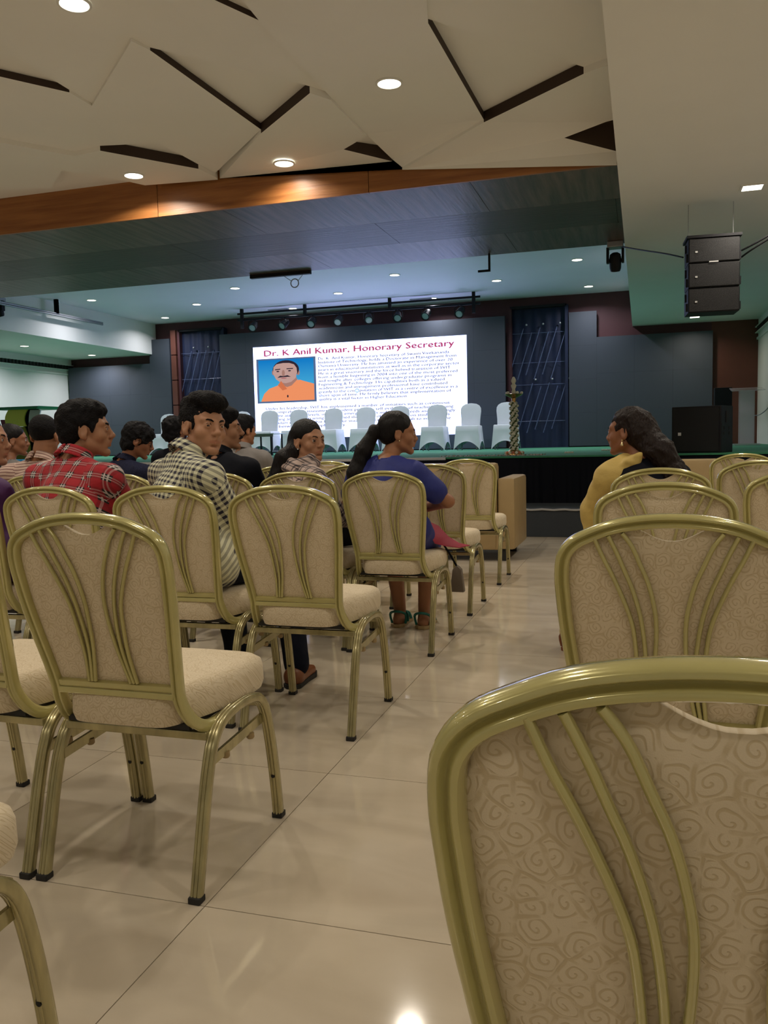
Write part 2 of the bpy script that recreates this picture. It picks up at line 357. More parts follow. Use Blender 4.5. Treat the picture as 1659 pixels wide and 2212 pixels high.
PAN = [  # plan outlines of the overlapping lower ceiling panels: points, level shift, dark open edges
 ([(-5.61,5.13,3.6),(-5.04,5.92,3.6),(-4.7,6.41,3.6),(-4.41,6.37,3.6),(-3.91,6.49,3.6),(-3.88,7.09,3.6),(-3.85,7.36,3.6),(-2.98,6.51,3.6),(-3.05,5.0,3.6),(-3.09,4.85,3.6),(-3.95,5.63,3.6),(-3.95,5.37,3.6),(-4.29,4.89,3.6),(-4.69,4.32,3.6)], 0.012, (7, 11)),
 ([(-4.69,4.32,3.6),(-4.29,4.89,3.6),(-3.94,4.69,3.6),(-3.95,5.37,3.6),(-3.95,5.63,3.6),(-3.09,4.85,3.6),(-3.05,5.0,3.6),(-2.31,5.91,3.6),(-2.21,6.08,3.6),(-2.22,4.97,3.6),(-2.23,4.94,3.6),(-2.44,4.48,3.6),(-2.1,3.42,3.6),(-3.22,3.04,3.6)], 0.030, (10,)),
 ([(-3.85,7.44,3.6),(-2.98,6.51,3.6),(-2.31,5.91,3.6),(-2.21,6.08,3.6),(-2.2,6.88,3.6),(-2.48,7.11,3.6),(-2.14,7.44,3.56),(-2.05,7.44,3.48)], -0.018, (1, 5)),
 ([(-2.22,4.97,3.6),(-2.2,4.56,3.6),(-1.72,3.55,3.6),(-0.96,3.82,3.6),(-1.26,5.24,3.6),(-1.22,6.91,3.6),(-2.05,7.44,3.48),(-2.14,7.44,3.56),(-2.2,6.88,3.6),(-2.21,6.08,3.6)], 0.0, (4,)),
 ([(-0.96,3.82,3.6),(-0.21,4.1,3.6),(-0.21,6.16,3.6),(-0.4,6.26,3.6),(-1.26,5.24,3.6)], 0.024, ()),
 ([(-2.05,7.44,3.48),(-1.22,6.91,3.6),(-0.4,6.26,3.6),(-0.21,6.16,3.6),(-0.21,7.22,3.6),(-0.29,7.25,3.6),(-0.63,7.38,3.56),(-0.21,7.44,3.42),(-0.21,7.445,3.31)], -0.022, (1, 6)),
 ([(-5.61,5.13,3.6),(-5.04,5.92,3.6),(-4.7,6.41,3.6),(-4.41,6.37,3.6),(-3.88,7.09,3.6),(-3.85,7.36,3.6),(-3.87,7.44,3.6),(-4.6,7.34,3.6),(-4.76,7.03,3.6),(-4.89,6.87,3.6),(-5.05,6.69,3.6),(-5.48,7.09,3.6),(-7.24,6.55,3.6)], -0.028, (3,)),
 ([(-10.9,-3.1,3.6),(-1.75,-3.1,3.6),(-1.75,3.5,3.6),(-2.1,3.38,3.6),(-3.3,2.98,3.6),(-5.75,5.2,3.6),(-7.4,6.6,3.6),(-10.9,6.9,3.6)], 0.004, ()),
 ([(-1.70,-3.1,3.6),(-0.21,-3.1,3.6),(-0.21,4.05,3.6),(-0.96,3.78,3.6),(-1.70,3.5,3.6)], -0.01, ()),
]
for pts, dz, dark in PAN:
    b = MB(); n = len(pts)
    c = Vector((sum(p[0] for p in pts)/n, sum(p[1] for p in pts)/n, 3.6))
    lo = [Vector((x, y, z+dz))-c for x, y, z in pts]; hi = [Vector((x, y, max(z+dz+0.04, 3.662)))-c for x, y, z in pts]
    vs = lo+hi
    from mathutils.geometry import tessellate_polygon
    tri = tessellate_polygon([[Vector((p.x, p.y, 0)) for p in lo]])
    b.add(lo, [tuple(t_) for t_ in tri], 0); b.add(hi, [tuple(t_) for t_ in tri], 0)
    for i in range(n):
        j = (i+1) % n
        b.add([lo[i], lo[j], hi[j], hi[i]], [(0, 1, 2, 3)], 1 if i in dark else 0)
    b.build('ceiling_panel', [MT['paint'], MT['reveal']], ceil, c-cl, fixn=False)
box_obj('ceiling_stage', MT['stage_ceiling'], BX0, BX1, BY1, YF, SCL, SCL+.12, **ST)
# bulkheads: the lower side ceilings
box_obj('ceiling_right', MT['paint'], BX1, XR, YB, YF, SOF, 4.1, **ST)
box_obj('ceiling_left', MT['paint_white'], XL, BX0, YB, YF, SOF-.01, 4.1, **ST)
# wood clad proscenium beam
beam = box_obj('trim_1', MT['wood_dark_along'], BX0, BX1, BY0+.03, BY1-.01, BEAM+.03, 4.08, **ST)
bl = beam.location
for k in range(5):      # orange veneer sheets on the hall side
    x0 = BX0+k*2.17; x1 = min(x0+2.164, BX1)
    box_obj('veneer_sheet', MT['wood_orange'], x0, x1, BY0, BY0+.028, BEAM, 4.0, beam).location = Vector(((x0+x1)/2, BY0+.014, (BEAM+4.0)/2))-bl
rows = [(BY0+.03, BY0+1.05, 'wood_dark_across'), (BY0+1.054, BY0+2.0, 'wood_dark_along'), (BY0+2.004, BY1-.01, 'wood_dark_across')]
for ri, (ya, yb, mm) in enumerate(rows):
    x = BX0; k = 0
    while x < BX1-.01:
        x1 = min(x+(2.4 if k or ri != 1 else 1.2), BX1)
        p = box_obj('soffit_board', MT[mm], x, x1-.004, ya, yb, BEAM, BEAM+.028, beam)
        p.location = Vector(((x+x1-.004)/2, (ya+yb)/2, BEAM+.014))-bl
        x = x1; k += 1
# wall grilles and ledges under the soffits
for nm, X, s in (('trim_2', XL, 1), ('trim_3', XR, -1)):
    b = MB(); xa, xb = (0, .06) if s > 0 else (-.06, 0)
    b.box(xa, xb, YB-2, YF-2, .0, .012, 0); b.box(xa, xb, YB-2, YF-2, .11, .122, 0); b.box(xa*.3, xb*.3, YB-2, YF-2, .012, .11, 1)
    g = b.build(nm, [MT['paint_white'], MT['grille']], None, (X, 2, 2.95), **ST)
    sb = MB(); sb.box(min(0, s*.03), max(0, s*.03), -.004, .004, .012, .11); sm = sb.mesh('grille_fin', MT['grille'])
    for k in range(70): link('grille_fin', sm, g, (s*.02, 8.0+k*.11, 0))
    box_obj('trim_4' if s > 0 else 'trim_5', MT['paint_white'], min(X, X+s*.03), max(X, X+s*.03), YB, YF, 2.83, 2.87, **ST)

# ================================================================== LAMPS
def spot_light(parent, w, col, ang=math.radians(150), size=0.07, z=-0.02):
    l = bpy.data.lights.new('lamp_light', 'AREA'); l.shape = 'DISK'; l.size = size*2; l.energy = w; l.color = col; l.spread = ang
    o = bpy.data.objects.new('lamp_light', l); COL.objects.link(o); o.parent = parent; o.location = (0, 0, z)
    return o
def make_round():
    t = thing('recessed_light', 'x', 'ceiling light')
    b = MB(); b.lathe([(0.098, 0), (0.098, -0.008), (0.084, -0.010), (0.080, 0.0)], n=28); b.build('trim_ring', MT['paint_white'], t, smooth=True)
    b = MB(); b.lathe([(0.081, 0.0), (0.081, -0.006), (0.001, -0.007)], n=28); b.build('diffuser', MT['lamp'], t, smooth=True)
    return t
def make_square():
    t = thing('square_light', 'x', 'ceiling light')
    b = MB()
    for q in ((-.10, .10, -.10, -.082), (-.10, .10, .082, .10), (-.10, -.082, -.082, .082), (.082, .10, -.082, .082)): b.box(*q, -.010, 0)
    b.build('trim_ring', MT['paint_white'], t)
    b = MB(); b.box(-.083, .083, -.083, .083, -.007, 0); b.build('diffuser', MT['lamp'], t)
    return t
r0, s0 = make_round(), make_square(); used = {'r': False, 's': False}
def lamp(kind, x, y, z, label, w, col, group=None):
    t0 = r0 if kind == 'r' else s0
    if used[kind]: t = copy_tree(t0)
    else: t = t0; used[kind] = True
    t.location = (x, y, z); t['label'] = label
    if group: t['group'] = group
    return t, w, col
LL = []
LL.append(lamp('r', -3.15, 4.37, 3.625, 'large round light at the top left of the faceted ceiling', HALL_W*1.5, HALL_COL))
LL.append(lamp('r', -1.73, 5.98, 3.598, 'round light high in the middle of the faceted ceiling', HALL_W*1.5, HALL_COL))
LL.append(lamp('r', -3.09, 7.22, 3.57, 'round light close to the beam, above the middle of the orange veneer', HALL_W*.55, HALL_COL))
LL.append(lamp('r', -4.52, 7.03, 3.57, 'round light close to the beam, above the bright glow on the orange veneer', HALL_W*2.0, HALL_COL))
for x in (-9.6, -7.4, -5.2, -3.0, -1.2):
    for y in (-1.6, 1.0, 3.4):
        if (x, y) in ((-3.0, 3.4), (-1.2, 3.4)): y = 2.4
        LL.append(lamp('r', x, y, 3.603 if x < -1.7 else 3.588, 'round recessed light of the hall ceiling overhead', HALL_W*.5, HALL_COL, 'hall lights outside the picture'))
for x in (-9.6, -7.6): LL.append(lamp('r', x, 5.6, 3.603, 'round recessed light of the hall ceiling overhead', HALL_W, HALL_COL, 'hall lights outside the picture'))
for x, y in ((-10.3,14.35),(-7.2,14.35),(-4.13,14.35),(-1.03,14.35),(-8.73,15.65),(-5.65,15.65),(-2.56,15.62),(-10.27,16.96),(-7.17,16.98),(-4.1,17.0),(-1.0,16.95)):
    row = {14: 'front row', 15: 'middle row', 16: 'back row', 17: 'back row'}[int(y)]
    col = 'far left end' if x < -10 else 'left of the screen centre' if x < -6 else 'right of the screen centre' if x < -3.5 else 'right end'
    if row == 'middle row': col = {-8.73: 'left', -5.65: 'middle', -2.56: 'right'}[x]+' of three'
    LL.append(lamp('r', x, y, SCL, 'stage ceiling light in the %s, %s' % (row, col), STAGE_W, STAGE_COL))
for y, lb in ((16.9, 'square light below the hanging loudspeaker, near the stage wall'), (8.28, 'square light high on the right side soffit, above the hanging loudspeaker'), (6.0, 'square light at the right edge of the picture'), (3.7, ''), (1.4, ''), (-0.9, '')):
    LL.append(lamp('s', 0.92 if y > 5 else 1.0, y, SOF, lb or 'square light of the right side soffit overhead', SOFFIT_W*(1.7 if 5 < y < 9 else 1), HALL_COL, None if lb else 'right soffit lights outside the picture'))
for x, y, lb in ((-12.37, 14.87, 'light in the left side soffit nearer the hall'), (-12.30, 17.04, 'light in the left side soffit close to the stage wall')):
    LL.append(lamp('r', x, y, SOF-.01, lb, STAGE_W*1.4, STAGE_COL))
bpy.context.view_layer.update()
for t, w, col in LL:
    dg_ = bpy.context.evaluated_depsgraph_get()
    hit, p_, n_, i_, ob_, m_ = SC.ray_cast(dg_, Vector((t.location.x+.002, t.location.y+.001, 2.95)), Vector((0, 0, 1)))
    if hit and ob_.parent is not t: t.location.z = p_.z
    spot_light(t, w, col)

# ================================================================== STAGE
stage = box_obj('floor_stage', MT['blackcloth'], XL, XR, SY, YF, 0, STG-.02, **ST)
cp = box_obj('floor_stage_carpet', MT['green'], XL, XR, SY-.02, YF, STG-.02, STG, **ST)
# front skirt with folds
b = MB(); n = 900; vs = []
for i in range(n+1):
    x = XL+(XR-XL)*i/n; d = .02*math.sin(x*23)+.012*math.sin(x*61+1)
    bulge = .0
    if -3.2 < x < -1.15: bulge = .16*min(1, (x+3.2)/.3, (-1.15-x)/.25)
    for z, k in ((STG-.03, .35), (STG-.10, .6), (.42, 1.0), (.0, 1.25)):
        vs.append((x, SY-.05-abs(d)*k-bulge*min(1, k), z))
b.add(vs, [(i*4+j, i*4+j+1, i*4+j+5, i*4+j+4) for i in range(n) for j in range(3)])
b.build('skirt_cloth', MT['blackcloth'], stage, -stage.location, smooth=True, fixn=False)
b = MB(); b.box(XL, -2.3, SY-.045, SY-.022, STG-.03, STG+.002); b.build('edge_strip', MT['whitepanel'], stage, -stage.location)
step = thing('stage_step', 'charcoal carpeted step with a silver nosing in front of the stage', 'step', (-1.0, SY-.55, 0))
b = MB(); b.box(-1.4, 2.2, -.53, .36, 0, .295); b.build('tread_block', MT['charcoal'], step, bevel=.006)
b = MB(); n = 60
pts = [(-1.4+3.6*i/n, -.535, .293+.004*math.sin(i*1.7)) for i in range(n+1)]; b.tube(pts, .012, 6); b.build('nosing', MT['silver'], step, smooth=True)

# ---- LED walls
def led_wall(label, rects, y, cell=.64, depth=.10, name='led_wall'):
    x0 = min(r[0] for r in rects); x1 = max(r[1] for r in rects)
    t = thing(name, label, 'led wall', ((x0+x1)/2, y, STG))
    for (a, bb, c, d) in rects:
        nx = max(1, round((bb-a)/cell)); nz = max(1, round((d-c)/cell)); w = (bb-a)/nx; h = (d-c)/nz
        q = MB(); q.box(-w/2+.0006, w/2-.0006, 0, depth, -h/2+.0006, h/2-.0006); me = q.mesh('led_cabinet', MT['led'])
        for i in range(nx):
            for j in range(nz):
                link('led_cabinet', me, t, (a+(i+.5)*w-(x0+x1)/2, random.uniform(0, .001), c+(j+.5)*h-STG))
    return t
scr = led_wall('large grey led wall in the middle of the stage showing a bright slide', [(-9.15, -2.69, STG+.02, 3.53)], 17.36)
led_wall('stepped grey led wall right of the screen, tall at its left end', [(-1.43, -.885, STG+.02, 3.55), (-.885, 1.29, STG+.02, 3.03)], 17.6)
led_wall('stepped grey led wall at the far left, tall at its right end', [(-13.40, -11.12, STG+.02, 3.0), (-11.12, -10.58, STG+.02, 3.55)], 17.6)
# ---- the slide on the screen
SLX = (-8.32, -3.48); SLZ = (1.16, 3.195); sy = 17.352
def slide_mat():
    m, N, L, b = new_mat('slide_light'); N.remove(b); e = N.new('ShaderNodeEmission')
    tc = N.new('ShaderNodeTexCoord'); n = N.new('ShaderNodeTexNoise'); n.inputs['Scale'].default_value = 1.3; L.new(tc.outputs['Object'], n.inputs[0])
    c = mix_col(N, L, n.outputs['Fac'], (0.44, 0.52, 1.0), (0.50, 0.58, 1.0)); L.new(c, e.inputs[0]); e.inputs[1].default_value = SLIDE_E
    L.new(e.outputs[0], N['Material Output'].inputs[0]); return m
def flat(name, poly, m, parent, off, y=sy):
    b = MB(); b.prism([(x, z) for x, z in poly], 'y', y-.0015*off-.001, y-.0015*off)
    return b.build(name, m, parent, -scr.location if parent == scr else (0, 0, 0), fixn=True)
slide = flat('slide', [(SLX[0], SLZ[0]), (SLX[1], SLZ[0]), (SLX[1], SLZ[1]), (SLX[0], SLZ[1])], slide_mat(), scr, 0)
def text(body, x, z, size, m, off=2, width=None, bold=0.0):
    cu = bpy.data.curves.new('t', 'FONT'); cu.body = body; cu.size = size; cu.resolution_u = 2; cu.offset = 0.0
    o = bpy.data.objects.new('t', cu); COL.objects.link(o)
    dg = bpy.context.evaluated_depsgraph_get(); me = bpy.data.meshes.new_from_object(o.evaluated_get(dg))
    COL.objects.unlink(o)
    n = len(me.vertices); co = np.zeros(n*3, np.float32); me.vertices.foreach_get('co', co); co = co.reshape(-1, 3)
    sx = 1.0 if width is None else width/max(1e-6, co[:, 0].max())
    out = np.stack([x+co[:, 0]*sx, np.full(n, sy-.0015*off, np.float32), z+co[:, 1]], 1)
    e = .0030+bold*.4; polys = [tuple(p.vertices) for p in me.polygons]; b = MB()      # two slightly offset strikes make the strokes heavier
    for k, (dx, dz) in enumerate(((-e, -e*.5), (e, e*.5))): b.add([(float(v[0])+dx, float(v[1])-.0002*k, float(v[2])+dz) for v in out], polys)
    return b.mesh('lettering', m, fixn=False)
MT['title'] = emis('title_ink', (0.55, 0.07, 0.17), 0.85)
MT['ink'] = emis('body_ink', (0.09, 0.08, 0.22), 0.9)
MT['link'] = emis('link_ink', (0.36, 0.36, 0.66), 0.9)
link('title_text', text('Dr. K Anil Kumar, Honorary Secretary', -8.07, 3.0 if False else 2.985, .185, MT['title'], width=4.33, bold=.009), slide)
body = ['Dr. K. Anil Kumar, Honorary Secretary of Swami Vivekananda', 'Institute of Technology, holds a Doctorate in Management from', 'Osmania University. He has amassed an experience of over 20',
 'years in educational institutions as well as in the corporate sector.', 'He is a great visionary and the force behind transition of SVIT', 'from a humble beginning in 2004 into one of the most preferred',
 'and sought after colleges offering undergraduate programs in', 'Engineering & Technology. His capabilities both as a valued', 'academician and management professional have contributed',
 'greatly to the con   putation of SVIT as a centre of excellence in a', 'short span of time. He firmly believes that implementation of', 'quality is a vital factor in Higher Education.']
wd = [2.93, 3.08, 3.0, 3.17, 2.95, 3.1, 2.97, 2.82, 2.88, 3.1, 2.96, 2.02]
bm_ = MB()
for i, (t_, w_) in enumerate(zip(body, wd)):
    link('text_line', text(t_, -6.78, 2.845-i*.0797, .082, MT['ink'], width=w_), slide)
body2 = [('Under his leadership, SVIT has implemented a number of initiatives such as continuous', 4.2), ('and comprehensive assessment of student progress, self-evaluation of teaching, learning', 4.28),
 ('outcome assessment levels, inculcating emerging trends and industry needs and accordingly', 4.32), ('providing additional training. He defined the course of study based on student needs', 4.2),
 ('curriculum enrichment that helped our students and their talent in lab to improve the', 4.22), ('skills between their employability.', 1.9)]
for i, (t_, w_) in enumerate(body2): link('text_line', text(t_, -8.06, 1.80-i*.0797, .082, MT['ink'], width=w_), slide)
def cor(x0, x1, z): return [(x0, z), (x1, z), (x1, z+.006), (x0, z+.006)]
flat('link_underline', cor(-4.95, -3.85, 2.832), MT['link'], scr, 2); flat('link_underline', cor(-6.78, -5.35, 2.752), MT['link'], scr, 2)
# busy cursor ring
b = MB(); b.tube([(.036*math.cos(a*math.pi/10), .036*math.sin(a*math.pi/10), 0) for a in range(21)], .008, 6, cap=False)
b.build('cursor_ring', emis('cursor_blue', (0.05, 0.35, 0.75), 0.9), slide, (-5.89, sy-.006, 2.15), (math.radians(90), 0, 0))
# portrait photo on the slide: flat shapes
ph = flat('portrait_frame', [(-8.25, 1.95), (-6.83, 1.95), (-6.83, 2.93), (-8.25, 2.93)], emis('photo_frame', (0.10, 0.16, 0.30), 0.9), scr, 1)
def ell(cx, cz, rx, rz, n=28, a0=0, a1=360): return [(cx+rx*math.cos(math.radians(a0+(a1-a0)*i/n)), cz+rz*math.sin(math.radians(a0+(a1-a0)*i/n))) for i in range(n if a1-a0 == 360 else n+1)]
def em_grad():
    m, N, L, b = new_mat('photo_blue'); N.remove(b); e = N.new('ShaderNodeEmission'); tc = N.new('ShaderNodeTexCoord'); s_ = N.new('ShaderNodeSeparateXYZ'); L.new(tc.outputs['Generated'], s_.inputs[0])
    L.new(mix_col(N, L, s_.outputs[2], (0.09, 0.55, 0.80), (0.005, 0.21, 0.62)), e.inputs[0]); e.inputs[1].default_value = .9; L.new(e.outputs[0], N['Material Output'].inputs[0]); return m
flat('portrait_backdrop', [(-8.20, 1.99), (-6.88, 1.99), (-6.88, 2.90), (-8.20, 2.90)], em_grad(), scr, 2)
org = emis('photo_orange', (0.90, 0.30, 0.13), .95); org2 = emis('photo_orange_fold', (0.70, 0.19, 0.08), .9); skn = emis('photo_skin', (0.42, 0.22, 0.18), .9); skl = emis('photo_skin_light', (0.58, 0.36, 0.32), .9); drk = emis('photo_hair', (0.03, 0.02, 0.035), .9)
flat('portrait_shirt', [(-8.16, 1.99), (-8.08, 2.16), (-7.95, 2.27), (-7.72, 2.34), (-7.62, 2.40), (-7.30, 2.42), (-7.22, 2.44), (-7.02, 2.38), (-6.88, 2.34), (-6.88, 1.99)], org, scr, 3)
flat('portrait_neck', [(-7.70, 2.36), (-7.66, 2.50), (-7.30, 2.52), (-7.27, 2.42), (-7.38, 2.33), (-7.52, 2.29)], skn, scr, 4)
flat('portrait_ear', ell(-7.245, 2.60, .035, .06), skn, scr, 4); flat('portrait_ear', ell(-7.845, 2.62, .03, .055), skn, scr, 4)
flat('portrait_hair', ell(-7.54, 2.675, .315, .205), drk, scr, 5)
flat('portrait_face', [(-7.83, 2.74), (-7.85, 2.60), (-7.78, 2.47), (-7.68, 2.40), (-7.55, 2.375), (-7.42, 2.40), (-7.31, 2.48), (-7.27, 2.60), (-7.28, 2.70), (-7.34, 2.78), (-7.45, 2.815), (-7.60, 2.82), (-7.76, 2.80)], skl, scr, 6)
flat('portrait_nose', ell(-7.60, 2.60, .035, .07), skn, scr, 7)
flat('portrait_brow', [(-7.80, 2.69), (-7.67, 2.70), (-7.67, 2.68), (-7.79, 2.67)], drk, scr, 7); flat('portrait_brow', [(-7.52, 2.70), (-7.36, 2.70), (-7.37, 2.68), (-7.52, 2.68)], drk, scr, 7)
flat('portrait_eye', ell(-7.73, 2.64, .035, .014), drk, scr, 7); flat('portrait_eye', ell(-7.45, 2.645, .035, .014), drk, scr, 7)
flat('portrait_moustache', [(-7.75, 2.50), (-7.68, 2.545), (-7.60, 2.535), (-7.50, 2.55), (-7.42, 2.51), (-7.50, 2.515), (-7.66, 2.51)], drk, scr, 7)
flat('portrait_mouth', ell(-7.59, 2.49, .07, .014), emis('photo_lip', (0.45, 0.16, 0.17), .9), scr, 7)
flat('portrait_collar', [(-7.74, 2.34), (-7.66, 2.43), (-7.52, 2.25), (-7.63, 2.22)], org2, scr, 7); flat('portrait_collar', [(-7.25, 2.46), (-7.30, 2.42), (-7.50, 2.24), (-7.36, 2.22)], org, scr, 7)
flat('portrait_pocket_pen', ell(-7.51, 2.09, .018, .03), drk, scr, 7)

# ---- navy backdrop bays with slanting clear rods
def bay(label, x0, x1, z1, rods):
    t = thing('backdrop_bay', label, 'backdrop', ((x0+x1)/2, YF-.06, STG)); w = (x1-x0)/2; h = z1-STG
    b = MB(); n = 80; vs = []
    for i in range(n+1):
        x = -w+2*w*i/n; vs += [(x, .012*math.sin(x*30), 0.0), (x, .012*math.sin(x*30), h)]
    b.add(vs, [(2*i, 2*i+1, 2*i+3, 2*i+2) for i in range(n)]); b.build('cloth', MT['bluecloth'], t, smooth=True, fixn=False)
    for sx in (-1, 1): q = MB(); q.box(sx*w-.03, sx*w+.03, -.12, .05, 0, h); q.build('post', MT['bluecloth'] if sx > 0 else MT['maroon'], t)
    q = MB(); q.box(-w, w, -.12, .05, h-.03, h+.02); q.build('head_rail', MT['blackplastic'], t)
    q = MB(); q.tube([(0, 0, 0), (.30, 0, .95)], .010, 6); rm = q.mesh('rod', MT['acrylic'], smooth=True)
    for k, (rx, rz) in enumerate(rods): link('rod', rm, t, (rx, -.08, rz))
    q = MB(); q.ball((0, 0, 0), .022, 8, 6); hm = q.mesh('hook', MT['silver'], smooth=True)
    for rx, rz in rods[::2]: link('hook', hm, t, (rx+.36, -.08, rz+1.02))
    for zz in (.55, 1.3, 1.75, 2.35): q = MB(); q.tube([(-w+.03, -.05, zz), (w-.03, -.05, zz)], .006, 5); q.build('cross_wire', MT['acrylic'], t)
    return t
bay('navy backdrop with two tiers of slanting clear rods right of the screen', -2.62, -1.48, 3.72, [(-.60+.17*i, 1.50-(.09 if i % 2 else 0)) for i in range(6)]+[(-.42+.17*i, .38-(.07 if i % 2 else 0)) for i in range(5)])
bay('navy backdrop with slanting clear rods left of the screen', -10.35, -9.20, 3.72, [(-.56+.19*i, 1.45) for i in range(5)]+[(-.5+.19*i, .35) for i in range(4)])
pl = thing('slatted_pillar', 'maroon pillar of stacked boards left of the left navy backdrop', 'pillar', (-10.47, YF-.14, STG))
for k in range(5): q = MB(); q.box(-.05, .08, -.1, .1, k*.58+.01, k*.58+.57); q.build('board', MT['rust'], pl)

# ---- lighting bar with par cans
tr = thing('lighting_bar', 'black double pipe lighting bar hung above the screen', 'lighting bar', (-5.6, 16.62, 3.70))
for dz in (.0, .13): q = MB(); q.tube([(-2.7, 0, dz), (2.55, 0, dz)], .022, 8); q.build('pipe', MT['blackplastic'], tr, smooth=True)
for x in (-2.6, -1.15, .7, 2.42): q = MB(); q.box(x-.03, x+.03, -.03, .03, -.18 if x in (-2.6, 2.42) else 0, .228); q.build('hanger', MT['blackplastic'], tr)
for x in (-1.75, 1.35): q = MB(); q.box(x-.22, x+.22, -.05, .05, .16, .175); q.build('bracket_plate', MT['silver'], tr)
def par_can():
    t = thing('par_can', 'x', 'spotlight')
    q = MB(); q.lathe([(.03, .16), (.06, .15), (.075, .05), (.085, -.06), (.09, -.08), (.07, -.075), (.068, -.02)], n=16); q.build('housing', MT['blackplastic'], t, rot=(math.radians(-58), 0, 0), smooth=True)
    q = MB(); q.lathe([(.001, -.062), (.068, -.062), (.068, -.058), (.001, -.058)], n=16); q.build('lens', MT['lens'], t, rot=(math.radians(-58), 0, 0), smooth=True)
    q = MB(); q.tube([(-.10, 0, 0), (-.10, 0, .1), (0, 0, .15), (.10, 0, .1), (.10, 0, 0)], .009, 6); q.build('yoke', MT['blackplastic'], t)
    return t
pc = par_can()
wh = ['leftmost', 'second from the left', 'third from the left', 'fourth from the left', 'fourth from the right', 'third from the right', 'second from the right', 'rightmost']
for k, x in enumerate((-7.90, -7.20, -6.57, -5.98, -5.32, -4.71, -4.12, -3.44)):
    t = pc if k == 0 else copy_tree(pc); t.location = (x, 16.52, 3.53); t.rotation_euler = (0, 0, random.uniform(-.3, .3)); t['label'] = 'black spotlight on the lighting bar, %s of eight' % wh[k]; t['group'] = 'spotlights on the bar above the screen'

# ---- white covered chairs
def white_chair():
    t = thing('covered_chair', 'x', 'chair')
    # seat part with arched skirt: one swept ring, edges hollowed between the legs
    n = 64; vs = []; lev = [(.475, .0), (.465, .012), (.36, .02), (.2, .035), (.0, .055)]
    def ring(u):
        s = u*4; k = int(s) % 4; f = s-int(s); c = [(-1, -1), (1, -1), (1, 1), (-1, 1)]; a, bb = c[k], c[(k+1) % 4]
        return a[0]+(bb[0]-a[0])*f, a[1]+(bb[1]-a[1])*f, f
    for zi, (z, fl) in enumerate(lev):
        for i in range(n):
            x, y, f = ring(i/n); arch = math.sin(math.pi*f)**.8*.17
            zz = z if zi < 3 else max(z, arch*(1.0 if zi == 4 else .0)+z)
            if zi == 3: zz = max(.2, arch+.02)
            vs.append((x*(.205+fl), y*(.20+fl)+.02, zz))
    fs = [(l*n+i, l*n+(i+1) % n, (l+1)*n+(i+1) % n, (l+1)*n+i) for l in range(4) for i in range(n)]; fs.append(tuple(range(n)))
    b = MB(); b.add(vs, fs); b.build('seat_cover', MT['whitecover'], t, smooth=True)
    pts = [(-.185, .0), (-.19, .15), (-.205, .30), (-.20, .37), (-.17, .42), (-.11, .455), (0, .47), (.11, .455), (.17, .42), (.20, .37), (.205, .30), (.19, .15), (.185, .0)]
    b = MB(); b.prism(pts, 'y', 0, .045); b.build('back_cover', MT['whitecover'], t, (0, .17, .455), (math.radians(-7), 0, 0), smooth=True, bevel=.012)
    q = MB(); q.tube([(-.19, -.2, 0.0), (-.17, -.16, .44)], .012, 6); lm = q.mesh('leg', MT['grey'], smooth=True)
    for sx in (1, -1):
        for sy_ in (1, -1): link('leg', lm, t, (0, .02, 0)).scale = (sx, sy_, 1)
    return t
wc = white_chair()
wx = [-10.05, -9.15, -8.27, -7.62, -6.95, -6.17, -5.44, -4.73, -3.95, -3.26, -2.53]
wl = ['white covered chair at the far left of the stage, against the grey led wall', 'white covered chair hidden behind the young man in the checked shirt', 'white covered chair just behind the man with the moustache', 'white covered chair behind the left end of the glass table', 'white covered chair behind the right end of the glass table', 'white covered chair behind the head of the girl in the checked scarf', 'white covered chair standing midway between the two seated girls', 'white covered chair behind the head of the girl in blue', 'white covered chair just right of the girl in blue, before the slide', 'white covered chair at the lower right corner of the slide', 'white covered chair partly hidden by the flower wrapped lamp']
for k, x in enumerate(wx):
    t = wc if k == 0 else copy_tree(wc); t.location = (x, 16.35, STG); t.rotation_euler = (0, 0, random.uniform(-.06, .06)); t['label'] = wl[k]; t['group'] = 'white covered chairs on the stage'
# glass table
gt = thing('glass_table', 'low glass topped table with thin dark legs on the stage', 'table', (-6.95, 14.2, STG))
q = MB(); q.box(-.62, .62, -.28, .28, .385, .40); q.build('table_top', MT['silver'], gt, bevel=.004)
q = MB(); q.box(-.6, .6, -.26, -.25, .34, .384); q.build('apron', MT['grey'], gt)
for x in (-.55, -.35, .35, .55):
    for y in (-.238, .238): q = MB(); q.box(x-.012, x+.012, y-.012, y+.012, 0, .385); q.build('leg', MT['blackplastic'], gt)
q = MB(); q.box(-.56, .56, -.24, .24, .07, .08); q.build('shelf', MT['grey'], gt)

# ---- oil lamp with jasmine garland, petal carpet
ol = thing('oil_lamp', 'tall brass oil lamp wrapped in a white flower garland at the stage edge', 'lamp', (-1.56, 10.75, STG))
q = MB(); q.lathe([(.12, 0), (.12, .02), (.10, .04), (.05, .07), (.03, .12), (.028, .3), (.036, .33), (.028, .36), (.028, .60), (.04, .63), (.025, .67), (.03, .72), (.10, .755), (.115, .77), (.10, .775), (.02, .775)], n=24); q.build('stem', MT['brass'], ol, smooth=True)
q = MB(); q.lathe([(.02, .775), (.028, .80), (.018, .83), (.03, .86), (.035, .88), (.018, .90), (.032, .93), (.030, .95), (.012, .985), (.001, .99)], n=20); q.build('finial', MT['jasmine'], ol, smooth=True)
q = MB()
for k in range(420):
    a = k*.55; z = .05+.62*k/420; r = .036+.012*math.sin(k*.7)
    q.ball((r*math.cos(a), r*math.sin(a), z), random.uniform(.012, .020), 6, 4, 0 if k % 3 else 1)
q.build('garland', [MT['jasmine'], MT['leaf']], ol, smooth=True, kind='stuff')
q = MB()
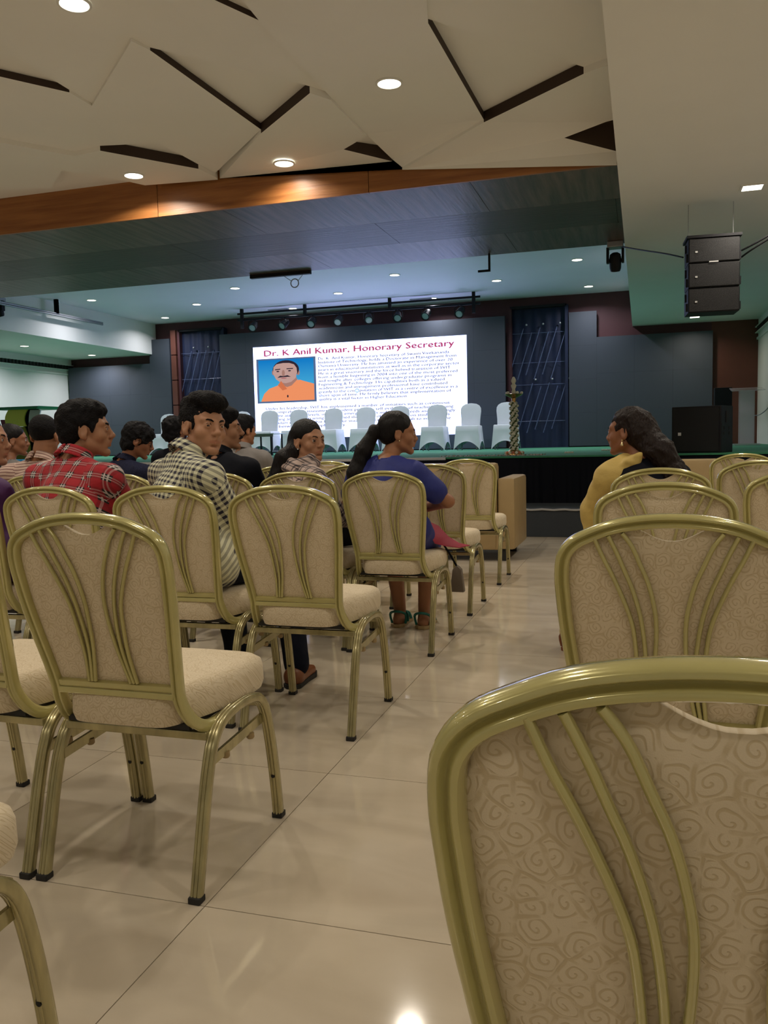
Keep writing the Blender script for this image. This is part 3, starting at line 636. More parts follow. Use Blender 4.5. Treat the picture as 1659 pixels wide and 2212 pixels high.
for k in range(5): a = k*2*math.pi/5+.3; q.ball((.10*math.cos(a), .10*math.sin(a), .785), .02, 8, 5)
q.build('lamp_flower', MT['jasmine'], ol, smooth=True)
q = MB()
for k in range(16): a = k*2*math.pi/16; q.ball((.105*math.cos(a), .105*math.sin(a), .03), .022, 7, 5, k % 2)
q.build('base_flowers', [MT['petal'], MT['jasmine']], ol, smooth=True)
q = MB()
for k in range(900):
    x = random.uniform(-.85, .42); y = random.uniform(-.48, .0); a = random.uniform(0, 6.28); s_ = random.uniform(.014, .026); z = random.uniform(.001, .012)
    q.add([(x, y, z), (x+s_*math.cos(a), y+s_*math.sin(a), z+.006), (x+s_*.8*math.cos(a+.9), y+s_*.8*math.sin(a+.9), z+.003)], [(0, 1, 2)], 1 if k % 4 == 0 else 0)
o = q.build('flower_petals', [MT['petal'], MT['jasmine']], None, (-1.56, 10.62, STG), fixn=False, kind='stuff', label='scattered orange and white flower petals around the oil lamp', category='petals')
def petal_heap(x, y, lb):
    q = MB()
    for k in range(14): q.ball((random.uniform(-.05, .05), random.uniform(-.05, .05), .008), .016, 5, 3)
    q.build('loose_flower', MT['jasmine'], None, (x, y, STG), label=lb, category='flower')
petal_heap(-.93, 11.4, 'loose white flower lying on the green stage right of the lamp')
petal_heap(-.52, 12.8, 'loose white flower on the green stage near the face of the woman in yellow')

# ---- loudspeakers
def cab(b, w, d, h, bev=.008): b.box(-w/2, w/2, -d/2, d/2, 0, h)
sub = thing('subwoofer', 'large black subwoofer box at the right front of the stage', 'speaker', (.66, 10.45, STG), math.radians(-22))
q = MB(); cab(q, .56, .42, .53); q.build('cabinet', MT['blackplastic'], sub, bevel=.01)
q = MB(); q.box(-.255, .255, -.222, -.212, .02, .51); q.build('front_grille', mat('speaker_mesh', (.006, .006, .007), .8, bump=.4, bscale=400), sub)
q = MB(); q.box(-.20, -.165, -.226, -.222, .20, .235); q.build('badge', MT['mark'], sub)
for y in (-.1, .08):
    for z in (.20, .26): q = MB(); q.box(.281, .286, y-.02, y+.02, z, z+.035); q.build('socket', MT['rubber'], sub)
q = MB(); q.box(.281, .288, -.05, .05, .34, .47); q.build('side_handle', MT['rubber'], sub)
mo = thing('stage_monitor_speaker', 'small black speaker standing behind the subwoofer, before the rust wall', 'speaker', (1.37, 16.3, STG))
q = MB(); cab(q, .29, .28, .62); q.build('cabinet', MT['blackplastic'], mo, (0, 0, .40), bevel=.01)
q = MB(); q.box(-.11, -.02, -.15, -.14, .6, .63); q.build('badge', MT['rubber'], mo)
q = MB(); q.tube([(0, 0, .02), (0, 0, .41)], .018, 8); q.tube([(0, 0, .15), (-.2, -.12, .0)], .01, 6); q.tube([(0, 0, .15), (.2, -.12, .0)], .01, 6); q.tube([(0, 0, .15), (0, .2, .0)], .01, 6); q.build('tripod_stand', MT['blackplastic'], mo)
la = thing('hanging_speaker', 'black line array loudspeaker hanging from the right side soffit', 'speaker', (.615, 8.6, 2.18), math.radians(4))
for k in range(3):
    q = MB(); h = .222; q.box(-.225, .225, -.14, .16, k*.226, k*.226+h); q.build('cabinet_module', MT['blackplastic'], la, bevel=.008)
    q = MB(); q.box(-.215, .215, -.146, -.140, k*.226+.01, k*.226+h-.01); q.build('front_grille', bpy.data.materials['speaker_mesh'], la)
    q = MB(); q.box(-.165, -.145, -.149, -.146, k*.226+.09, k*.226+.105); q.build('badge', MT['mark'], la)
    for sx in (-1, 1): q = MB(); q.box(sx*.232-.008, sx*.232+.008, -.10, -.06, k*.226+.02, k*.226+.09); q.box(sx*.232-.006, sx*.232+.006, .0, .04, k*.226+.12, k*.226+.19); q.build('rigging_link', MT['blackplastic'], la)
q = MB(); q.box(-.24, .24, -.15, .17, .676, .70); q.build('top_bracket', MT['blackplastic'], la)
q = MB(); q.box(-.045, .035, -.152, -.148, .449, .459); q.build('name_strip', MT['mark'], la)
for sx in (-1, 1): q = MB(); q.tube([(sx*.2, .1, .70), (sx*.2, .1, SOF-2.18)], .003, 6); q.build('suspension_rod', MT['grey'], la)
def cable(name, pts, r, lb, m='blackplastic'):
    n = 24; P = [Vector(p) for p in pts]; out = []
    for i in range(n+1):
        f = i/n*(len(P)-1); k = min(int(f), len(P)-2); u = f-k
        p0 = P[max(k-1, 0)]; p1 = P[k]; p2 = P[k+1]; p3 = P[min(k+2, len(P)-1)]
        out.append(.5*((2*p1)+(-p0+p2)*u+(2*p0-5*p1+4*p2-p3)*u*u+(-p0+3*p1-3*p2+p3)*u**3))
    o_ = sum(out, Vector())/len(out)
    q = MB(); q.tube([p-o_ for p in out], r, 6); q.build(name, MT[m], None, o_, smooth=True, label=lb, category='cable')
cable('speaker_cable', [(-.22, 10.0, 3.16), (.0, 9.4, 2.98), (.2, 8.9, 2.83), (.36, 8.6, 2.72)], .008, 'thin black cable from the moving spotlight to the hanging loudspeaker')
cable('speaker_cable', [(.87, 8.6, 2.68), (1.0, 8.4, 2.74), (1.4, 8.2, 2.93), (2.11, 8.1, 3.18)], .009, 'lower dark cable running right from the hanging loudspeaker to the wall')
cable('speaker_cable', [(.87, 8.6, 2.74), (1.05, 8.4, 2.80), (1.45, 8.2, 3.0), (2.11, 8.0, 3.205)], .009, 'upper dark cable running right from the hanging loudspeaker to the wall')
cable('wall_cable', [(2.1, 15.2, 1.75), (2.02, 15.3, 1.5), (1.9, 15.5, 1.36), (1.78, 15.6, 1.34)], .008, 'grey cable drooping from the right wall behind the clear lectern', 'grey')

# moving head spotlight at the beam, brackets
def moving_head(label, loc, rz=0):
    t = thing('moving_spotlight', label, 'spotlight', loc, rz)
    q = MB(); q.box(-.09, .09, -.09, .09, -.07, 0); q.build('base', MT['grey'], t, bevel=.01)
    for sx in (-1, 1): q = MB(); q.box(sx*.085-.015, sx*.085+.015, -.04, .04, -.24, -.06); q.build('yoke_arm', MT['blackplastic'], t, bevel=.006)
    q = MB(); q.lathe([(.03, .08), (.06, .06), (.07, .0), (.065, -.1), (.055, -.13), (.02, -.13)], n=16); q.build('head', MT['blackplastic'], t, (0, 0, -.20), (math.radians(20), 0, 0), smooth=True)
    q = MB(); q.lathe([(.001, -.131), (.05, -.131), (.05, -.134), (.001, -.134)], n=16); q.build('lens', MT['lens'], t, (0, 0, -.20), (math.radians(20), 0, 0))
    return t
moving_head('moving spotlight clamped at the right end of the beam', (-.31, 10.38, BEAM))
moving_head('dark moving spotlight at the far left edge below the beam', (-10.98, 12.9, 3.72) if False else (-10.98, 12.60, 3.76))
q = MB(); q.box(-.012, .012, -.012, .012, -.20, 0); q.box(-.14, .012, -.012, .012, -.215, -.19); q.build('angle_bracket', MT['blackplastic'], None, (-1.79, 10.4, BEAM), label='small black angled bracket hanging from the beam', category='bracket')
br = thing('flat_bar', 'long black bar with a wire loop under the back edge of the beam', 'bar', (-4.58, 10.46, BEAM))
q = MB(); q.box(-.43, .43, -.03, .03, -.045, 0); q.build('bar', MT['blackplastic'], br)
q = MB(); q.tube([(.205+.055*math.cos(a*math.pi/10), -.01, -.15+.055*math.sin(a*math.pi/10)) for a in range(21)], .007, 6); q.tube([(.05, 0, -.045), (.16, 0, -.12)], .004, 5); q.tube([(.32, 0, -.045), (.25, 0, -.12)], .004, 5); q.build('wire_loop', MT['grey'], br, smooth=True)
pf = thing('ceiling_pipe', 'grey pipe rail held on brackets along the white left bulkhead', 'pipe', (-10.85, 14.0, 3.66))
for dz in (0, -.035): q = MB(); q.tube([(0, -1.6, dz), (0, 1.45, dz)], .02, 8); q.build('pipe', MT['grey'], pf, smooth=True)
for y in (-1.5, -.85, 1.43): q = MB(); q.box(-.035, .035, -.03, .03, 0, .265); q.build('bracket', MT['paint_white'], pf)

# ---- clear lectern right, draped podium left
cl_ = thing('clear_lectern', 'clear acrylic lectern at the far right of the stage', 'lectern', (1.69, 15.5, STG))
q = MB(); q.box(-.115, .115, -.02, .0, .03, .93); q.build('front_panel', MT['clear'], cl_, bevel=.004)
q = MB(); q.box(-.115, .115, .2, .22, .03, .93); q.build('back_panel', MT['clear'], cl_, bevel=.004)
q = MB(); q.box(-.26, .26, -.15, .28, 0, .015); q.build('shelf', MT['clear'], cl_, (0, 0, .93), (math.radians(8), 0, 0))
q = MB(); q.box(-.115, .115, .0, .2, .55, .56); q.build('inner_shelf', MT['clear'], cl_)
q = MB(); q.box(-.2, .2, -.08, .28, 0, .03); q.build('base', MT['clear'], cl_, bevel=.004)
pd = thing('podium', 'draped podium with green top and curved yellow front at the left of the stage', 'podium', (-11.62, 14.0, STG))
def curved(x0, x1, dx, m, nm, z0=.0, z1=1.0, y=-.3, th=.03, split=None):
    q = MB(); n = 14; a = []; bb = []
    for i in range(n+1):
        f = i/n; z = z0+(z1-z0)*f; off = dx*(1-(2*f-.75)**2)
        a.append((x0-off, z)); bb.append((x1-off, z))
    q.prism(a+bb[::-1], 'y', y, y+th); q.build(nm, m, pd)
curved(-.25, .20, .07, MT['yellow'], 'front_panel', .66, 1.0, -.32)
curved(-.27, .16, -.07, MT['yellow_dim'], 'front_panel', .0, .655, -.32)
curved(.10, .42, .04, MT['blackcloth'], 'dark_panel', 0, 1.0, -.28)
curved(-.42, -.27, -.05, MT['maroonpanel'], 'side_panel', .0, .8, -.30)
curved(.26, .50, .03, MT['whitepanel'], 'sign_panel', .6, .97, -.31)
q = MB(); q.prism([(-.55, 1.04), (-.45, .985), (.5, .985), (.55, 1.04)], 'y', -.4, .3); q.build('top', MT['greenpanel'], pd, bevel=.004)
q = MB(); q.box(-.4, .4, -.3, .25, 0, .05); q.build('base', MT['greenpanel'], pd)

# ================================================================== BANQUET CHAIRS
def interp(pts, x):
    for (a, fa), (b_, fb) in zip(pts, pts[1:]):
        if (a <= x <= b_) or (b_ <= x <= a): return fa+(fb-fa)*((x-a)/(b_-a) if b_ != a else 0)
    return pts[-1][1] if abs(x-pts[-1][0]) < abs(x-pts[0][0]) else pts[0][1]
SIDE = [(.49, .045), (.545, .030), (.60, .014), (.66, -.003), (.71, -.016), (.77, -.030), (.83, -.043), (.88, -.050), (.93, -.055)]   # z -> y of the back
def yb(z): return interp(SIDE, z)
def smooth_path(pts, n):
    P = [Vector(p) for p in pts]; out = []
    for i in range(n+1):
        f = i/n*(len(P)-1); k = min(int(f), len(P)-2); u = f-k
        p0 = P[max(k-1, 0)]; p1 = P[k]; p2 = P[k+1]; p3 = P[min(k+2, len(P)-1)]
        out.append(.5*((2*p1)+(-p0+p2)*u+(2*p0-5*p1+4*p2-p3)*u*u+(-p0+3*p1-3*p2+p3)*u**3))
    return out
def fluted(w, d, g=.0028, n=3):
    """closed tube section, w wide (side), d deep; grooves on both broad faces"""
    pts = []; hw, hd = w/2, d/2
    K = 22
    for s in (1, -1):
        for i in range(K):
            t = i/(K-1); x = (hw-2*hw*t)*s
            e = 1-abs(2*t-1)**6 if True else 1
            y = hd*(.55+.45*e)
            gr = sum(math.exp(-((t-c)/.045)**2) for c in ([1/3, 2/3] if n == 3 else [.5]))
            pts.append((x, (y-g*gr)*s))
    return pts
def frames_of(path, ref):
    out = []
    for i, p in enumerate(path):
        t = (path[min(i+1, len(path)-1)]-path[max(i-1, 0)]).normalized(); r = Vector(ref(p) if callable(ref) else ref)
        a = (r-t*r.dot(t)).normalized(); out.append((a, t.cross(a)))
    return out
def make_chair():
    t = thing('banquet_chair', 'x', 'chair')
    # back frame: inverted U that turns forward under the seat
    half = [(.191, .23, .380), (.189, .18, .376), (.184, .13, .381), (.177, .090, .402), (.170, .063, .437), (.167, .050, .465), (.166, .044, .49), (.172, .030, .545), (.182, yb(.62), .62), (.192, yb(.70), .70), (.1965, yb(.76), .76), (.198, yb(.80), .80), (.193, yb(.838), .838), (.175, yb(.862), .862), (.145, yb(.878), .878), (.105, yb(.893), .893), (.055, yb(.902), .902), (0, yb(.905), .905)]
    full = half+[(-x, y, z) for x, y, z in half[-2::-1]]
    path = smooth_path(full, 120)
    # side direction = outward in the plane of the back, depth direction = rearward normal
    nrm = []
    for i, p in enumerate(path):
        tt = (path[min(i+1, 120)]-path[max(i-1, 0)]).normalized()
        out = (Vector((p.x, 0, (p.z-.70) if p.z > .70 else 0))); out = (out-tt*out.dot(tt))
        out = out.normalized() if out.length > 1e-5 else Vector((1, 0, 0))
        rear = tt.cross(out)
        if p.z > .5:
            if rear.y > 0: rear = -rear
        nrm.append((out, rear))
    mid_ = len(nrm)//2      # keep the depth direction continuous, working out from the top
    for rng_ in (range(mid_+1, len(nrm)), range(mid_-1, -1, -1)):
        for i in rng_:
            j = i-1 if i > mid_ else i+1
            if nrm[i][1].dot(nrm[j][1]) < 0: nrm[i] = (nrm[i][0], -nrm[i][1])
    prof = []     # section: rounded outer tube + stepped inner rib towards the rear face
    sec = [(.0150, -.008), (.0155, 0), (.0147, .008), (.0120, .0135), (.0090, .0160), (.0055, .0160), (.0036, .0135), (.0028, .0080), (.0005, .0062), (-.0018, .0078), (-.0030, .0110), (-.0060, .0125), (-.0100, .0118), (-.0120, .008), (-.0126, -.004), (-.011, -.0125), (-.004, -.0155), (.006, -.0155), (.0120, -.0135)]
    q = MB(); q.sweep(path, nrm, sec); q.build('back_frame', MT['frame'], t, smooth=True)
    # leg pairs
    for sx in (-1, 1):
        lp = [(.212, .012, .012), (.212, .040, .12), (.212, .072, .24), (.211, .100, .315), (.209, .130, .358), (.207, .180, .385), (.206, .250, .394), (.206, .320, .392), (.207, .375, .378), (.209, .412, .335), (.211, .436, .25), (.212, .458, .13), (.212, .474, .012)]
        P = smooth_path([(x*sx, y, z) for x, y, z in lp], 52)
        q = MB(); q.sweep(P, frames_of(P, (1, 0, 0)), fluted(.029, .026)); q.build('leg_frame', MT['frame_leg'], t, smooth=True)
        for y in (.010, .476):
            q = MB(); q.box(.1965*sx if sx < 0 else .1965, .2275*sx if sx < 0 else .2275, y-.015, y+.015, 0, .016) if sx > 0 else q.box(-.2275, -.1965, y-.015, y+.015, 0, .016); q.build('foot_cap', MT['rubber'], t, bevel=.003)
        q = MB(); X = .200*sx; q.sweep([Vector((X, .09, .292)), Vector((X, .435, .312))], [(Vector((1, 0, 0)), Vector((0, 0, 1)))]*2, [(-.004, -.013), (.004, -.013), (.004, .013), (-.004, .013)]); q.build('side_brace', MT['frame_leg'], t)
        for y in (.2, .34): q = MB(); q.lathe([(.010, 0), (.011, -.012), (.008, -.016)], (X, y, .292), 10); q.build('bumper', MT['sofa'], t, smooth=True)
        for y, z in ((.458, .13),): q = MB(); q.lathe([(.0055, -.001), (.0055, .001)], n=10); q.build('screw_hole', MT['rubber'], t, (.212*sx, y-.0125, z), (math.radians(97), 0, 0))
    # cross rails
    q = MB(); q.box(-.20, .20, .105, .125, .352, .372); q.build('rear_rail', MT['frame_leg'], t, bevel=.003)
    q = MB(); q.box(-.20, .20, .40, .42, .345, .365); q.build('front_rail', MT['frame_leg'], t, bevel=.003)
    def tilt_box(name, z0, z1, x, th, m, off=0.0):
        q = MB(); a, b_ = Vector((0, yb(z0)+off, z0)), Vector((0, yb(z1)+off, z1)); d = (b_-a); n_ = Vector((0, -d.z, d.y)).normalized()
        vs = [];
        for s_ in (-1, 1):
            for p in (a-n_*th/2, a+n_*th/2, b_+n_*th/2, b_-n_*th/2): vs.append((s_*x, p.y, p.z))
        q.add(vs, [(0, 1, 2, 3), (7, 6, 5, 4), (0, 4, 5, 1), (1, 5, 6, 2), (2, 6, 7, 3), (3, 7, 4, 0)]); q.build(name, m, t, bevel=.0035)
    tilt_box('lower_rail', .470, .486, .160, .024, MT['frame']); tilt_box('upper_rail', .489, .505, .162, .020, MT['frame'])
    # fan of slim bars on each side
    fans = [[(.138, .874), (.123, .838), (.107, .805), (.092, .770), (.077, .73), (.067, .69), (.061, .62), (.0605, .57), (.0665, .507)],
            [(.113, .879), (.097, .845), (.083, .81), (.071, .78), (.058, .735), (.050, .69), (.045, .63), (.047, .575), (.0575, .507)],
            [(.088, .884), (.071, .86), (.056, .825), (.042, .79), (.032, .75), (.0265, .71), (.027, .655), (.033, .59), (.0485, .507)]]
    for sx in (-1, 1):
        for f in fans:
            P = smooth_path([(x*sx, yb(z)-.0085, z) for x, z in f], 26)
            q = MB(); q.sweep(P, frames_of(P, (1, 0, 0)), [(-.0045, -.003), (-.0030, .0045), (0, .0058), (.0030, .0045), (.0045, -.003)] if False else [(.0046*math.cos(a*math.pi/4), .0056*math.sin(a*math.pi/4)) for a in range(8)]); q.build('fan_bar', MT['frame'], t, smooth=True)
    # upholstered back panel: grid bounded by the frame, with the hand-hole scoop
    def top_z(x):
        ax = abs(x); edge = interp([(0, .894), (.055, .891), (.105, .882), (.145, .867), (.170, .853), (.186, .828), (.19, .80)], ax)
        dip = .026*max(0, math.cos(ax/.062*math.pi/2))**1.2 if ax < .062 else 0
        return edge-dip
    def half_w(z): return interp([(.505, .157), (.545, .162), (.62, .172), (.70, .182), (.76, .186), (.80, .187), (.95, .187)], z)
    nx, nz = 44, 30; q = MB(); vs = []
    for side in (0, 1):
        for j in range(nz+1):
            for i in range(nx+1):
                u = -1+2*i/nx; x_t = u*.187; zt = top_z(x_t); z = .500+(zt-.500)*(j/nz); x = u*half_w(z)
                ed = min(1, (1-abs(u))*9, (1-j/nz)*9+.0, (j/nz)*9); puff = math.sqrt(max(0, ed))
                y = yb(z)+(.004-.006*puff if side == 0 else .016+.016*puff); vs.append((x, y, z))
    w_ = nx+1; S = w_*(nz+1)
    fs = [(j*w_+i, j*w_+i+1, (j+1)*w_+i+1, (j+1)*w_+i) for j in range(nz) for i in range(nx)]
    fs += [(S+j*w_+i, S+(j+1)*w_+i, S+(j+1)*w_+i+1, S+j*w_+i+1) for j in range(nz) for i in range(nx)]
    rim = [i for i in range(nx)]+[j*w_+nx for j in range(nz)]+[nz*w_+nx-i for i in range(nx)]+[(nz-j)*w_ for j in range(nz)]
    fs += [(rim[k], rim[(k+1) % len(rim)], S+rim[(k+1) % len(rim)], S+rim[k]) for k in range(len(rim))]
    q.add(vs, fs); q.build('back_cushion', MT['rose_xz'], t, smooth=True)
    # seat cushion: rounded, crowned slab, front corners softened
    nx, ny = 30, 30; q = MB(); vs = []; x0, y0, y1 = .196, .040, .455
    def sq(u, p=5): return u
    for side in (0, 1):
        for j in range(ny+1):
            for i in range(nx+1):
                u = -1+2*i/nx; v = -1+2*j/ny
                r_ = (abs(u)**7+abs(v)**7)**(1/7) if (u or v) else 0; m_ = max(abs(u), abs(v)); k = (m_/r_ if r_ > 0 else 1)
                tw = interp([(-1, .146), (-.72, .153), (-.42, .178), (0, .201), (1, .210)], v)
                x = u*k*tw; y = (y0+y1)/2+v*k*(y1-y0)/2; e = max(0, 1-m_)
                if side == 0: z = .474+.014*min(1, e*9)**.5+.010*(1-u*u)*(1-v*v)
                else: z = .398-.004*min(1, e*6)
                vs.append((x, y, z))
    w_ = nx+1; S = w_*(ny+1)
    fs = [(j*w_+i, j*w_+i+1, (j+1)*w_+i+1, (j+1)*w_+i) for j in range(ny) for i in range(nx)]+[(S+j*w_+i, S+(j+1)*w_+i, S+(j+1)*w_+i+1, S+j*w_+i+1) for j in range(ny) for i in range(nx)]
    rim = [i for i in range(nx)]+[j*w_+nx for j in range(ny)]+[ny*w_+nx-i for i in range(nx)]+[(ny-j)*w_ for j in range(ny)]
    mids = []; base = len(vs)
    for r_ in rim:
        a = Vector(vs[r_]); b_ = Vector(vs[S+r_]); c = (a+b_)/2; o_ = Vector((c.x, c.y-.24, 0)).normalized()*.007
        vs.append(tuple(a.lerp(b_, .2)+o_*.8)); vs.append(tuple(a.lerp(b_, .75)+o_))
    R_ = len(rim)
    for k in range(R_):
        k2 = (k+1) % R_; fs += [(rim[k], rim[k2], base+2*k2, base+2*k), (base+2*k, base+2*k2, base+2*k2+1, base+2*k+1), (base+2*k+1, base+2*k2+1, S+rim[k2], S+rim[k])]
    q.add(vs, fs); q.build('seat_cushion', MT['rose_xy'], t, smooth=True)
    q = MB(); q.box(-.17, .17, .08, .42, .384, .398); q.build('seat_board', MT['rubber'], t)
    return t
ch0 = make_chair(); first = True
RX = -1.205; PW = .47
CH = [
 (RX+.02, .665, 0, 'banquet chair at the bottom left corner, only its seat corner and front leg showing', 'L'),
 (RX, 1.655, 0, 'large empty banquet chair at the front left with a small dark stain on its back', 'L'),
 (RX-PW, 1.655, -1, 'banquet chair cut by the left edge, pressed against the stained empty chair', 'L'),
 (RX, 2.75, 0, 'empty banquet chair in the middle, one row behind the girl in the checked scarf', 'L'),
 (RX-PW-.02, 2.77, 1, 'banquet chair on which the young man in the black and white checked shirt sits', 'L'),
 (RX-2*PW-.045, 2.76, -1, 'banquet chair on which the young man in the red plaid shirt sits', 'L'),
 (RX-3*PW-.04, 2.76, 3, 'banquet chair on which the woman in purple sits', 'L'),
 (RX, 3.945, 0, 'banquet chair on which the girl in blue with the ponytail sits', 'L'),
 (RX-PW+.01, 3.97, 0, 'banquet chair on which the girl with the checked scarf sits', 'L'),
 (RX-2*PW+.02, 3.98, 0, 'banquet chair on which the man with the moustache sits', 'L'),
 (RX-3*PW-.08, 3.96, 0, 'banquet chair just behind the right shoulder of the man in the red plaid shirt', 'L'),
 (RX-4*PW-.17, 3.96, 0, 'banquet chair on which the man in the striped shirt sits', 'L'),
 (RX, 4.92, 0, 'empty banquet chair on the aisle just ahead of the girl in blue', 'L'),
 (RX-PW-.05, 5.02, 2, 'empty banquet chair between the two seated girls, nearer one of two', 'L'),
 (RX-2*PW-.06, 4.98, 0, 'banquet chair just left of the girl with the checked scarf, half hidden by her hair', 'L'),
 (RX-3*PW-.09, 4.95, 0, 'banquet chair on which the man in the dark navy shirt and glasses sits', 'L'),
 (RX, 6.01, 0, 'empty banquet chair furthest along the aisle, beside the beige armchair', 'L'),
 (RX-PW-.04, 6.02, -2, 'empty banquet chair between the two seated girls, farther one of two', 'L'),
 (RX-2*PW-.12, 6.0, 0, 'banquet chair on which the man in the grey shirt sits', 'L'),
 (.062, .625, 0, 'huge foreground banquet chair back at the bottom right corner', 'R'),
 (.052, 1.665, 0, 'second banquet chair back at the right, directly beyond the huge foreground one', 'R'),
 (.065, 2.755, 0, 'third banquet chair back of the right column, counting from the foreground', 'R'),
 (.075, 3.90, 0, 'fourth banquet chair of the right column, on which the woman with the mustard dupatta sits', 'R'),
 (.05, 6.0, 0, 'far banquet chair peeping out right of the woman in yellow', 'R'),
 (.60, 2.755, 0, 'banquet chair of the outer right column just showing at the right edge, nearest of four', 'R'),
 (.585, 3.55, 0, 'banquet chair of the outer right column, second of four from the nearest', 'R'),
 (.585, 4.78, 0, 'banquet chair of the outer right column, third of four from the nearest', 'R'),
 (.66, 6.35, 0, 'banquet chair of the outer right column, farthest of four, below the subwoofer', 'R'),
]
for (x, y, r, lb, g) in CH:
    t = ch0 if first else copy_tree(ch0); first = False
    t.location = (x, y, 0); t.rotation_euler = (0, 0, math.radians(r)); t['label'] = lb; t['group'] = 'banquet chairs in the left block' if g == 'L' else 'banquet chairs in the right block'
    if lb.startswith('large empty'):
        q = MB(); q.add([(-.004, 0, -.008), (.003, 0, -.009), (.006, 0, .0), (.002, 0, .009), (-.003, 0, .007), (-.006, 0, .001)], [(0, 1, 2, 3, 4, 5)])
        q.build('stain', mat('rust_stain', (.16, .05, .02), .8), t, (.037, yb(.785)-.0030, .785), (math.radians(-12), 0, 0), fixn=False)
        q = MB(); q.tube([(.012*math.cos(a*.45), .012*math.sin(a*.45), .004*math.sin(a*.3)) for a in range(11)], .0013, 5); q.build('loose_thread', MT['whitecover'], t, (.170, .40, .478), (.5, .3, 0), smooth=True)
# armchairs in the front row
def armchair(x, y, lb, w=.86):
    t = thing('armchair', lb, 'armchair', (x, y, 0))
    for s_ in (-1, 1): q = MB(); q.box(s_*w/2-.075, s_*w/2+.075, -.05, .72, .10, .72); q.build('arm', MT['sofa'], t, bevel=.03, smooth=True)
    q = MB(); q.box(-w/2+.08, w/2-.08, -.10, .10, .10, .85); q.build('backrest', MT['sofa'], t, bevel=.035, smooth=True)
    q = MB(); q.box(-w/2+.08, w/2-.08, .08, .72, .28, .45); q.build('seat', MT['sofa'], t, bevel=.04, smooth=True)
    q = MB(); q.box(-w/2+.06, w/2-.06, -.08, .68, .10, .27); q.build('base', MT['sofa'], t, bevel=.01)
    for sx in (-1, 1):
        for yy in (.0, .62): q = MB(); q.box(sx*(w/2-.04)-.03, sx*(w/2-.04)+.03, yy-.03, yy+.03, 0, .10); q.build('foot', MT['rubber'], t)
    return t
armchair(-1.55, 7.25, 'beige armchair at the front of the left block, its arm beside the aisle')
armchair(-2.62, 7.25, 'beige armchair of the front row, hidden behind the two seated girls')
armchair(.45, 7.5, 'beige armchair of the front row right, showing between chair backs below the subwoofer')

